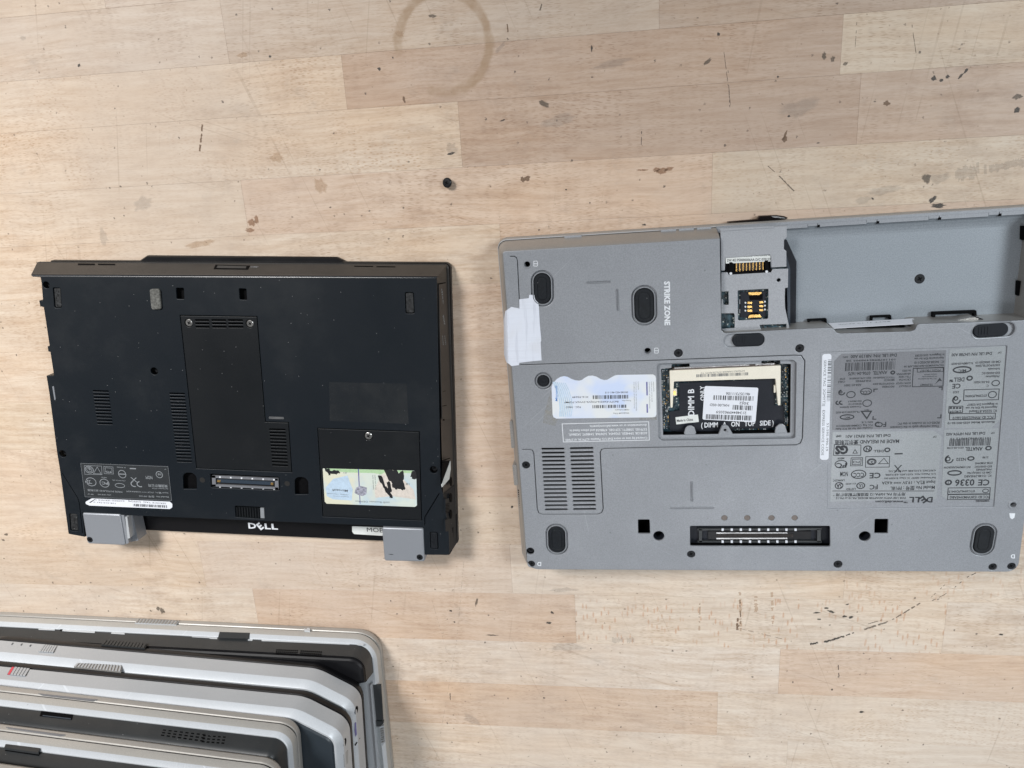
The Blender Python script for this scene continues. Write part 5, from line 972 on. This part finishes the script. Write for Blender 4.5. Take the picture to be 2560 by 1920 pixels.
tx(mb, (('Dell LBL P/N UH788 A00', (1885, 164), (1472, 180), 6.6), ('DP', (1980, 160), (1945, 162), 4), ('CMI ID: 2006DJ0119', (1975, 252), (1715, 262), 5), ('R-LAMIN-05-0039', (1688, 268), (1470, 276), 5), ('03473/POSTEL/2004', (1968, 286), (1718, 296), 4.8), ('Indonesia', (1965, 326), (1843, 330), 4.8), ('ESD-0503015C', (1965, 366), (1780, 372), 5), ('Philippines', (1960, 402), (1820, 408), 4.8), ('DELL™', (1603, 424), (1452, 430), 9.5), ('04-S014201', (1860, 460), (1700, 464), 5), ('C', (1852, 500), (1830, 501), 5), ('2333', (1548, 564), (1485, 566), 5), ('ETC094LPD0046', (1830, 598), (1610, 606), 5.6), ('in Singapore DA102817', (1942, 686), (1632, 694), 5.2), ('Approved by IDA for use', (1940, 718), (1615, 728), 5.2), ('IC: 5225A-BTBoard', (1935, 754), (1652, 762), 6), ('2.4DS4', (1572, 762), (1450, 768), 5.4), ('FCC ID: PIW632500516610', (1900, 818), (1482, 828), 6.8), ('Bluetooth Model: 6325-005166-10', (1912, 870), (1430, 884), 5.2), ('CE', (1565, 488), (1478, 492), 11)))
ring(mb, A, aI, 1578, 345, 98, 1.0, zz, 42); ring(mb, A, aI, 1655, 432, 34, .9, zz, 30); ring(mb, A, aI, 1522, 655, 46, .9, zz, 50, a0=98, a1=400); ring(mb, A, aI, 1515, 640, 24, .7, zz, 26); ring(mb, A, aI, 1922, 482, 44, .6, zz, 36); ring(mb, A, aI, 1888, 600, 46, .6, zz, 42)
text(mb, A, 'MIC', aI(1620, 340), aI(1540, 345), 6, zz, 0, .02)
for P in (((1598, 552), (1958, 542), (1950, 652), (1594, 660)), ((1450, 796), (1920, 790), (1915, 850), (1448, 858)), ((1445, 722), (1586, 718), (1582, 782), (1440, 788))): box_o(mb, A, aI, P, .5, zz)
for k in range(4): mb.prism(LP(A, zz, aI, (1452 + k * 32, 728), (1476 + k * 32, 727), (1474 + k * 32, 746), (1450 + k * 32, 747)), zz, zz + .01)
mb.build('lettering', M['ink'], s3)
mb = MB()
tx(mb, (('Dell LBL P/N: RF621 A01', (845, 1004), (388, 1016), 7.0), ('EMP', (340, 1014), (285, 1018), 5), ('DP', (1315, 1022), (1280, 1024), 4.5), ('MADE IN IRELAND 爱尔兰制造', (935, 1060), (275, 1072), 8.6), ('DELL', (775, 1166), (672, 1168), 6.0), ('N', (634, 1140), (594, 1141), 10), ('S', (668, 1280), (640, 1281), 8), ('PCI', (530, 1280), (462, 1282), 5), ('PC', (395, 1300), (290, 1304), 12), ('4,907,062; 5,315,448; and 6,516,132.', (1312, 1368), (820, 1378), 4.4), ('U.S. Patent Nos. 4,631,603; 4,819,098;', (1310, 1404), (792, 1414), 4.4), ('Ref Number: 00097  IC Class: B K009-001', (1308, 1442), (780, 1450), 4.4), ('Input 输入 : 19.5V === 4.62A', (1304, 1482), (756, 1492), 7.4), ('Model No 型号 : PP18L', (1300, 1534), (845, 1544), 8.4), ('NOM', (410, 1390), (330, 1392), 12), ('CE', (745, 1400), (630, 1404), 14), ('CCC', (575, 1400), (465, 1404), 11), ('FC', (715, 1522), (632, 1526), 12), ('UL', (562, 1518), (518, 1520), 8), ('LISTED', (488, 1556), (390, 1560), 5), ('SA', (345, 1510), (290, 1514), 12), ('LR84623C', (375, 1468), (255, 1472), 5), ('用于与 PA-10/PA-12 型适配器配合使用 *', (1000, 1606), (255, 1614), 6.4), ('FOR USE WITH ADAPTER MODEL PA-10 or PA-12', (1000, 1648), (285, 1652), 5.0), ('ME06', (372, 1242), (302, 1246), 5), ('E114595', (488, 1504), (385, 1508), 4)))
dell(mb, A, aI(1285, 1668), aI(1080, 1674), 13, zz) if False else dell(mb, A, aH(1205, 410), aH(945, 410), 14, zz)
text(mb, A, '™www.dell.com', aH(930, 450), aH(570, 450), 6.2, zz, 0, .02)
for x, y, r, ry, w_ in ((610, 1156, 46, 40, .8), (652, 1288, 50, 40, .7), (652, 1288, 36, 28, .5), (338, 1312, 66, 48, .6), (518, 1416, 80, 54, .7), (540, 1532, 46, 40, .7), (318, 1532, 44, 42, .6)): ring(mb, A, aI, x, y, r, w_, zz, ry)
ring(mb, A, aI, 812, 1166, 32, .9, zz, 28)
for P in (((270, 1112), (542, 1116), (540, 1222), (262, 1222)), ((592, 1236), (836, 1232), (832, 1342), (588, 1344)), ((442, 1248), (560, 1246), (556, 1328), (436, 1330)), ((458, 1262), (544, 1260), (540, 1314), (452, 1316)), ((722, 1308), (822, 1306), (778, 1252)), ((460, 1200), (505, 1200), (482, 1162))): box_o(mb, A, aI, P, .45, zz)
mb.prism(LP(A, zz, aI, (886, 1200), (970, 1198), (970, 1212), (886, 1214)), zz, zz + .01); text(mb, A, 'X', aI(965, 1320), aI(880, 1322), 20, zz, 0, .0); mb.prism(LP(A, zz, aI, (250, 1584), (1292, 1584), (1292, 1590), (250, 1590)), zz, zz + .01); text(mb, A, 'GS', aI(415, 1125), aI(278, 1130), 20, zz, 0, .06)
mb.build('lettering', M['ink'], s4)
mb = MB()
tx(mb, (('Dell LBL P/N HF974 A02', (1815, 982), (1415, 994), 6.6), ('DP', (1910, 984), (1875, 986), 4), ('101187898249012 15', (1870, 1036), (1458, 1044), 4.4), ('ANATEL', (1790, 1136), (1612, 1140), 9), ('0331-05-2198', (1596, 1134), (1425, 1138), 4.6), ('N232', (1620, 1248), (1518, 1250), 7.4), ('2198', (1848, 1232), (1788, 1234), 5), ('ETM-WM3945', (1890, 1290), (1712, 1294), 5), ('ESD-0500320C', (1885, 1326), (1705, 1330), 4.8), ('INT-WM3945ABGROW', (1665, 1332), (1390, 1338), 5), ('PHILIPPINES', (1880, 1356), (1722, 1360), 4.8), ('CMII ID: 2005AJ1766', (1880, 1388), (1632, 1394), 4.8), ('IC: 1514B-3945ABG', (1878, 1420), (1600, 1428), 5.6), ('0336', (1708, 1468), (1508, 1472), 16), ('CE', (1862, 1470), (1745, 1472), 15), ('ETC094LPD0415', (1708, 1578), (1440, 1584), 5.4), ('FCC ID: E2KWM3945ABG', (1862, 1636), (1452, 1642), 6.2), ('WM3945ABG', (1860, 1680), (1720, 1682), 4.4)))
bars(mb, A, aI(1872, 1050), aI(1446, 1058), 17, zz, 0, 44, 41)
ring(mb, A, aI, 1848, 1148, 34, .9, zz, 28); ring(mb, A, aI, 1668, 1254, 38, .9, zz, 28); ring(mb, A, aI, 1446, 1262, 46, .8, zz, 50, a0=98, a1=400); ring(mb, A, aI, 1434, 1260, 26, .7, zz, 28); ring(mb, A, aI, 1500, 1402, 76, 1.0, zz, 34); ring(mb, A, aI, 1438, 1500, 38, 1.1, zz, 34); text(mb, A, '!', aI(1442, 1482), aI(1434, 1482), 9, zz, 0, .06)
ring(mb, A, aI, 1818, 1586, 34, .5, zz, 26)
for P in (((1436, 1556), (1866, 1552), (1862, 1616), (1430, 1620)), ((1434, 1624), (1862, 1620), (1858, 1672), (1428, 1676))): box_o(mb, A, aI, P, .5, zz)
mb.build('lettering', M['ink'], s5)
# masking tape folded over the left edge
q = LP(A, ZS, a1, (176, 1012), (215, 985), (290, 1000), (288, 915), (375, 905), (382, 872), (452, 878), (470, 985), (478, 1140), (492, 1295), (486, 1310), (495, 1478), (420, 1484), (290, 1500), (285, 1522), (215, 1530), (190, 1505))
tp_ = plate('masking_tape', q, [], ZS + .04, ZS + .30, M['tape'], sl, .05, label='torn strip of white masking tape over the left edge')
mb = MB(); a, b = v2(A.p(*a1(178, 1012), ZS)), v2(A.p(*a1(192, 1508), ZS))
mb.loft([([(a[0], a[1]), (b[0], b[1])], ZS + .28), ([(a[0] - 1.6, a[1] - 1), (b[0] - 1.6, b[1] + .5)], ZS - 1), ([(a[0] - 3.4, a[1] - 6), (b[0] - 3.2, b[1] + 1)], 24), ([(a[0] - 5.6, a[1] - 11), (b[0] - 5.4, b[1] + 2)], 14)], 0, closed=False); mb.build('tape_fold', M['tape'], tp_, True, 60)
# left side: door slit, knobs, vents
mb = MB(); mb.prism(ap((1279, 924), (1283, 924), (1293, 1113), (1289, 1113), z=24), 10, 24); mb.build('side_slit', M['dark'], sl)
mb = MB(); mb.prism(rnd(ap((1274, 1052), (1281, 1051), (1287, 1118), (1279, 1120), z=16), .8, 3), 10, 17); mb.build('side_knob', M['silver_side'], sl, True, 30); mb = MB(); mb.prism(rnd(ap((1281, 1160), (1291, 1161), (1295, 1212), (1286, 1212), z=18), .8, 3), 10, 19); mb.build('side_knob', M['silver_side'], sl, True, 30)
for k in range(24):
    y = 1226 + k * 5.4; x = 1299 + k * .62; mb = MB(); P = [A.p(x - 3.5, y - 2.2, 21), A.p(x + 3.4, y + 2.6, 28.5), A.p(x + 3.4, y + 5.0, 28.5), A.p(x - 3.5, y + .2, 21)]
    mb.oprism(P, (-.93, 0, .36), -1.2, .35); mb.build('vent_slit', M['dark'], sl)
# lid latch at the front
lt = [v2(A.p(*aB(*p), 5)) for p in ((318, 425), (330, 408), (735, 372), (760, 328), (1000, 318), (1115, 335), (1160, 355), (1135, 376), (760, 405))]
mb = MB(); mb.loft([(lt, 2.2), (lt, 5.0), (inset(lt, .5), 5.8)], 0, True); mb.build('lid_latch', paint('black_chrome', (.06, .05, .05), .12, .95), sl, True, 30)
mb = MB(); mb.prism(LP(A, 6, aB, (930, 332), (1010, 336), (1130, 358), (1110, 366), (960, 352)), 5.7, 6.1); mb.build('latch_highlight', M['steel'], sl)  # steel sliver laid on as the latch's highlight
# front edge notches
mb = MB()
for p, q_ in (((1411, 593.2), (1454, 591.5)), ((1652, 577.5), (1690, 575)), ((1697, 574.5), (1734, 572)), ((1742, 571.5), (1778, 569.5))):
    a, b = A.p(*p, 14), A.p(*q_, 14); mb.prism([(a.x, 236.0), (b.x, 236.0), (b.x, 237.3), (a.x, 237.3)], 12.8, 14.6)
mb.build('front_notch', M['tray'], sl)
# ================================================================ stack of closed laptops, lower left
def stack_laptop(label, x, y, th, z0, W, D, corner, prof, mats, capm, notch=None):
    fr = Frame(x, y, th, z0); o = thing('laptop', fr, label, 'laptop', 'laptops stacked in the corner pile')
    if corner[0] == 'round': base = [(0, 0), (-W, 0), (-W, -D), (0, -D)]; rs = [corner[1], corner[1], 8, 8]
    else: base = [(0, -corner[2]), (-corner[1], 0), (-W + corner[1], 0), (-W, -corner[2]), (-W, -D), (0, -D)]; rs = [16, 30, 30, 16, 8, 8]
    def outl(d): return rnd(inset(base, d), [max(.5, r - d) for r in rs], 7)
    for name, m, segs, cap in prof:
        if notch and name in ('base_shell', 'shaded_bottom_cover'): nb = [(0, 0), (-W, 0), (-W, -D), (-notch[0], -D), (-notch[0], -notch[1] - 4), (0, -notch[1])]; og = lambda d: rnd(inset(nb, d), [max(.5, corner[1] - d)] * 2 + [4, 2, 2, 1.5], 7)
        else: og = outl
        mb = MB(); mb.loft([(og(d), z) for z, d in segs], 0, cap is not None, capm=1 if cap else 0); mb.build(name, [M[m], M[cap or m]], o, True, 28)
    return fr, o, outl
PRF_D = [('lid_gap', 'gloss', [(6.6, 1.3), (8.2, 1.3)], None), ('lid', 'lid_wood_reflect', [(.1, 3), (.8, 1.2), (2.5, .1), (5.0, 0), (6.4, .3), (6.8, .9), (6.9, 2.6)], 'stack_dark'),
         ('palm_rest', 'rest_beige', [(7.8, 2.6), (8.1, .9), (8.5, .35), (12.4, .6), (14.4, 1.2)], 'stack_silver'),
         ('trim_band', 'stack_bright_lit', [(14.4, 1.2), (15.6, 1.7), (17.6, 3.0), (17.8, 3.4)], 'stack_silver'),
         ('base_shell', 'stack_dark', [(17.0, 4.0), (18.4, 4.1), (30.4, 5.8)], None), ('shaded_bottom_cover', 'gloss', [(30.3, 6.0), (32.0, 6.8), (32.8, 8.2), (33.0, 10)], 'gloss')]  # top roll of the base blackened to look less lit
PRF_D2 = PRF_D[:4] + [('base_shell', 'stack_dark', [(17.0, 4.0), (18.4, 4.1), (27.5, 5.6), (30.0, 6.8), (32.2, 9.2), (33.0, 12)], 'stack_dark')]
PRF_B = [('lid', 'gloss', [(.1, 3), (.6, 1.6), (3.2, 1.0), (5.2, 1.1), (5.9, 2.4)], 'dark'),
         ('lid_gap', 'gloss', [(5.6, 3.4), (7.2, 3.2)], None),
         ('palm_rest', 'stack_silver', [(6.8, 2.2), (7.1, 1.0), (7.6, .7), (20.0, 1.4)], 'stack_silver'),
         ('trim_band', 'stack_bright_lit', [(20.0, 1.4), (20.6, 1.7), (25.2, 5.0), (25.6, 5.4)], 'stack_silver'),
         ('base_shell', 'stack_blue', [(25.0, 6.6), (25.9, 6.8), (26.9, 7.8), (27.0, 9)], 'stack_blue')]
S1, o1, ou1 = stack_laptop('silver laptop with charcoal base at the bottom of the stack, lying upside down', -193.6, -364.5, -.024, 0, 360, 262, ('round', 19), PRF_D, None, None, (13, 33))
S2, o2, ou2 = stack_laptop('silver laptop with plain ribbed side switch, second from the bottom of the stack', -199.5, -375.5, -.062, 33, 345, 250, ('cham', 34, 17), PRF_B, None, None)
S3, o3, ou3 = stack_laptop('silver laptop with red-marked side switch, third from the bottom of the stack', -200.2, -379.5, -.068, 60, 345, 250, ('cham', 34, 17), PRF_B, None, None)
S4, o4, ou4 = stack_laptop('silver and charcoal laptop with closed latch window, fourth from the bottom of the stack', -229.6, -379.6, -.080, 87, 320, 250, ('round', 13), PRF_D2, None, None)
S5, o5, ou5 = stack_laptop('silver and charcoal laptop with open latch pocket, fifth from the bottom of the stack', -229.4, -384.0, -.088, 120, 320, 250, ('round', 13), PRF_D2, None, None)
S6, o6, ou6 = stack_laptop('topmost silver laptop of the stack, only its lid edge showing in the corner', -240.0, -384.4, -.100, 153, 320, 250, ('round', 13), PRF_D2, None, None)
def face(fr, par, name, mat, q, pts, y, h0, h1, tilt=0.0, lab=None, kind=None):
    n = Vector((0, math.cos(tilt), math.sin(tilt))); mb = MB()
    L = pts if isinstance(pts[0][0], (tuple, list)) else (pts,)
    for P in L: mb.oprism([fr.hit(*q(*p), (0, y[0], y[1]), tuple(n)) for p in P], n, h0, h1)
    return mb.build(name, M[mat], par, label=lab, kind=kind)
def k5(x, y): return (x / 3.95, 1500 + y / 3.95)
def k6(x, y): return (480 + x / 3.95, 1500 + y / 3.95)
def kA(x, y): return (x / 7.373, 1520 + y / 7.373)
def kB(x, y): return (x / 6.703, 1700 + y / 6.703)
def kC(x, y): return (680 + x / 7.135, 1720 + y / 7.135)
# ribbed latches
def ribs(fr, par, q, pts, y, n, m1, m2, hgt=1.6):
    nn = Vector((0, 1, .05)); mb = MB(); P = [fr.hit(*q(*p), (0, y[0], y[1]), tuple(nn)) for p in pts]; mb.oprism(P, nn, -.5, hgt * .6, 0); mb.build('latch_button', M[m1], par)
    for k in range(n):
        t = (k + .25) / n; t2 = (k + .75) / n; a = P[0].lerp(P[1], t); b = P[0].lerp(P[1], t2); c = P[3].lerp(P[2], t2); d = P[3].lerp(P[2], t); mb = MB(); mb.oprism([a, b, c, d], nn, hgt * .5, hgt); mb.build('latch_rib', M[m2], par)
ribs(S1, o1, k5, ((1365, 190), (1770, 212), (1740, 250), (1335, 232)), (0, 4), 13, 'stack_silver', 'silver_side', 1.2)
ribs(S2, o2, k5, ((1035, 405), (1455, 440), (1430, 485), (1000, 450)), (-1, 3), 13, 'stack_dark', 'stack_dark', 1.3)
ribs(S3, o3, kA, ((1420, 1035), (2260, 1075), (2230, 1190), (1365, 1095)), (-1, 3), 15, 'silver_side', 'stack_silver', 1.3)
# clip rail of the lowest machine
face(S1, o1, 'clip_rail', 'stack_bright_lit', kA, (((710, 388), (1020, 378), (1010, 418), (715, 405)), ((1160, 400), (1760, 435), (1745, 465), (1150, 430)), ((2060, 450), (2300, 465), (2300, 492), (2050, 478))), (-4.1, 18), -.3, .5, .2)
face(S1, o1, 'clip_rail', 'stack_bright_lit', k6, (((0, 362), (175, 372), (250, 375), (250, 388), (180, 385), (170, 378), (0, 368)), ((555, 385), (605, 390), (595, 405), (552, 402)), ((685, 392), (1480, 425), (1560, 432), (1555, 445), (1480, 440), (795, 410), (690, 408)), ((1640, 430), (1700, 438), (1690, 452), (1630, 445))), (-4.1, 18), -.3, .5, .2)
face(S1, o1, 'latch_cover', 'stack_dark', k6, ((275, 318), (570, 328), (560, 385), (258, 378)), (-1.6, 15.5), -.3, .6, .4)
face(S1, o1, 'rail_gap', 'dark', kA, (((1120, 395), (1160, 398), (1145, 425), (1105, 420)),), (-4.1, 18), -.2, .6, .2)
face(S1, o1, 'edge_chip', 'stack_bright_lit', k6, ((1105, 285), (1130, 292), (1145, 278), (1170, 290), (1165, 312), (1110, 308)), (0, 5), -.3, .6)
def grille(fr, par, q, P, rows, cols, y, gap=.22, tilt=.12):
    n = Vector((0, math.cos(tilt), math.sin(tilt))); C = [fr.hit(*q(*p), (0, y[0], y[1]), tuple(n)) for p in P]; mb = MB()
    for r in range(rows):
        for c in range(cols):
            def bl_(u, v): return C[0].lerp(C[1], u).lerp(C[3].lerp(C[2], u), v)
            u0, u1 = (c + gap / 2) / cols, (c + 1 - gap) / cols; v0, v1 = (r + gap) / rows, (r + 1 - gap) / rows
            mb.oprism([bl_(u0, v0), bl_(u1, v0), bl_(u1, v1), bl_(u0, v1)], n, -.1, .06)
    mb.build('speaker_grille', M['dark'], par, kind='stuff')
grille(S1, o1, k6, ((832, 482), (1052, 490), (1042, 548), (820, 540)), 3, 11, (-4.7, 24)); grille(S1, o1, k6, ((1072, 492), (1288, 502), (1278, 572), (1058, 552)), 3, 11, (-4.7, 24))
grille(S4, o4, k5, ((1615, 1245), (2060, 1290), (2020, 1410), (1578, 1345)), 4, 8, (-4.8, 23), .3); grille(S4, o4, k6, ((110, 1295), (358, 1312), (328, 1430), (85, 1412)), 4, 5, (-4.8, 23), .3)
grille(S5, o5, kB, ((2290, 1460), (2700, 1490), (2680, 1600), (2260, 1560)), 3, 6, (-4.8, 23), .3)
# side switches and lamps
def vswitch(fr, par, q, P, n, red=False):
    nn = Vector((0, 1, 0)); C = [fr.hit(*q(*p), (0, -1.0, 12), (0, 1, 0)) for p in P]; mb = MB(); mb.oprism(C, nn, -.3, .25); mb.build('switch_recess', M['ink_soft'], par)
    for k in range(n):
        a, b = (k + .12) / n, (k + .90) / n; mb = MB(); mb.oprism([C[0].lerp(C[1], a), C[0].lerp(C[1], b), C[3].lerp(C[2], b), C[3].lerp(C[2], a)], nn, .1, .8 if not (red and k == 0) else .4); mb.build('switch_rib' if not (red and k == 0) else 'switch_mark', M['stack_silver'] if not (red and k == 0) else M['red'], par)
vswitch(S2, o2, kA, ((800, 682), (1055, 708), (985, 828), (712, 808)), 6); vswitch(S3, o3, kA, ((215, 1090), (555, 1128), (470, 1262), (132, 1228)), 6, True)
for x, y in ((228, 662), (397, 675), (560, 695)): face(S2, o2, 'status_lamp', 'ink_soft', kA, ((x - 22, y + 10), (x + 8, y - 18), (x + 24, y - 12), (x - 4, y + 20)), (-.9, 11), -.1, .3)
# latch windows of the charcoal machines
face(S4, o4, 'latch_window', 'dark', kB, ((700, 490), (1240, 552), (1205, 665), (665, 605)), (-4.4, 21), -.2, .10, .12)
face(S4, o4, 'latch_lip', 'blue_film', kB, ((720, 592), (1190, 648), (1185, 662), (715, 606)), (-4.4, 21), .1, .35, .12)
face(S4, o4, 'scoop_gap', 'label_grey', kB, ((640, 232), (1640, 335), (1560, 358), (720, 262)), (-.3, 7.5), -.2, .5, .1)
face(S5, o5, 'scoop_gap', 'label_grey', kB, ((100, 795), (1100, 925), (1010, 945), (150, 820)), (-.3, 7.5), -.2, .5, .1)
face(S5, o5, 'latch_window', 'dark', kB, ((150, 1052), (700, 1120), (690, 1200), (650, 1270), (80, 1185)), (-4.4, 21), -.2, .10, .12)
face(S5, o5, 'latch_lip', 'stack_dark', kB, ((110, 1115), (680, 1185), (655, 1255), (85, 1175)), (-4.4, 21), .3, 2.4, .12); face(S5, o5, 'latch_lip', 'stack_bright_lit', kB, ((225, 1010), (690, 1075), (680, 1122), (215, 1055)), (-4.4, 19), .05, .5, .12, 'bright metal edge above the latch pocket')
# right sides
def side(fr, par, name, mat, q, pts, x, h0, h1, lab=None):
    n = Vector((1, 0, .12)).normalized(); mb = MB(); L = pts if isinstance(pts[0][0], (tuple, list)) else (pts,)
    for P in L: mb.oprism([fr.hit(*q(*p), (x[0], 0, x[1]), tuple(n)) for p in P], n, h0, h1)
    return mb.build(name, M[mat], par, label=lab)
def oval(x, y, a, b, t=.25): return tuple((x + a * math.cos(k) + t * b * math.sin(k) * -.6, y + b * math.sin(k)) for k in [i * math.pi / 6 for i in range(12)])
side(S2, o2, 'jack', 'dark', kC, oval(1502, 398, 26, 80), (-1, 13), -.1, .3); side(S3, o3, 'jack', 'dark', kC, oval(1293, 975, 26, 86), (-1, 13), -.1, .3)
side(S2, o2, 'side_port', 'ink_navy', kC, ((1478, 625), (1524, 565), (1524, 790), (1490, 865), (1478, 780)), (-1, 13), -.1, .3); side(S3, o3, 'side_port', 'label_silver', kC, ((1270, 1190), (1350, 1100), (1352, 1330), (1285, 1420)), (-1, 13), -.1, .3)
side(S2, o2, 'seam', 'dark', kC, ((1478, 1020), (1562, 885), (1570, 890), (1484, 1032)), (-1, 13), -.1, .25)
# open bay on the right of the lowest machine
mb = MB(); p0, p1 = S1.p(*kC(1640, 60), 20), S1.p(*kC(1720, 1427), 20)
def s1p(z, *P): return LP(S1, z, kC, *P)
mb = MB(); mb.prism(s1p(18.2, (1790, -50), (1945, -60), (1985, 590), (1840, 640), (1780, 90)), 17.2, 18.4); mb.build('slot_cover', M['stack_dark'], o1, label='grey slot blank')
mb = MB(); mb.prism(s1p(21, (1755, -60), (1778, -60), (1850, 700), (1920, 1460), (1880, 1460), (1800, 500)), 18, 21.5); mb.build('slot_rail', M['stack_silver'], o1)
mb = MB(); mb.prism(s1p(19, (1850, 700), (1915, 690), (1990, 1460), (1905, 1460)), 17.2, 19.0); mb.build('slot_rail', M['label_silver'], o1)
mb = MB(); mb.prism(s1p(20, (1840, 600), (1985, 600), (1985, 640), (1930, 690), (1850, 690)), 17.5, 19.5); mb.build('slot_cover', M['stack_dark'], o1)
P = s1p(19, (1915, 700), (1990, 668), (2020, 970), (1945, 1050)); mb = MB(); mb.prism(P, 17, 18.9); mb.build('side_button', M['stack_silver'], o1)
for k in range(7): y = 735 + k * 38; mb = MB(); mb.prism(s1p(20, (1925 + k * 4, y + 6), (1985 + k * 3, y - 14), (1988 + k * 3, y), (1928 + k * 4, y + 22)), 18.8, 19.8); mb.build('button_rib', M['silver_side'], o1)
# ================================================================ loose screw cap on the bench
cpos = at(1122, 457, 3); SCF = Frame(cpos.x, cpos.y, .3)
sg = thing('screw', SCF, 'small loose black screw standing on its thread on the bare wood', 'screw')
mb = MB(); ax = Vector((-.30, .12, 1)).normalized(); u = ax.orthogonal().normalized(); w_ = ax.cross(u)
def rg(r, h): return [tuple(Vector((0, 0, 0)) + ax * h + (u * math.cos(2 * math.pi * k / 20) + w_ * math.sin(2 * math.pi * k / 20)) * r) for k in range(20)]
rings = [rg(1.0, .3), rg(1.1, 2.2), rg(2.9, 2.5), rg(3.3, 2.9), rg(3.3, 3.8), rg(2.7, 4.4), rg(1.8, 4.5)]
for R_ in rings: mb.V += R_
for j in range(len(rings) - 1):
    for k in range(20): a = j * 20 + k; b = j * 20 + (k + 1) % 20; mb.F.append((a, b, b + 20, a + 20)); mb.M.append(0)
mb.F.append(tuple(range(len(mb.V) - 20, len(mb.V)))); mb.M.append(0); mb.build('screw_head', M['screw'], sg, True, 35)
mb = MB()
for q_ in (0, math.pi / 2):
    d = u * math.cos(q_) + w_ * math.sin(q_); e = ax.cross(d); c = ax * 4.5; mb.oprism([c - d * 1.4 - e * .3, c + d * 1.4 - e * .3, c + d * 1.4 + e * .3, c - d * 1.4 + e * .3], ax, -.2, .05 + q_ * .01)
mb.build('screw_recess', M['dark'], sg)
bpy.context.view_layer.update()
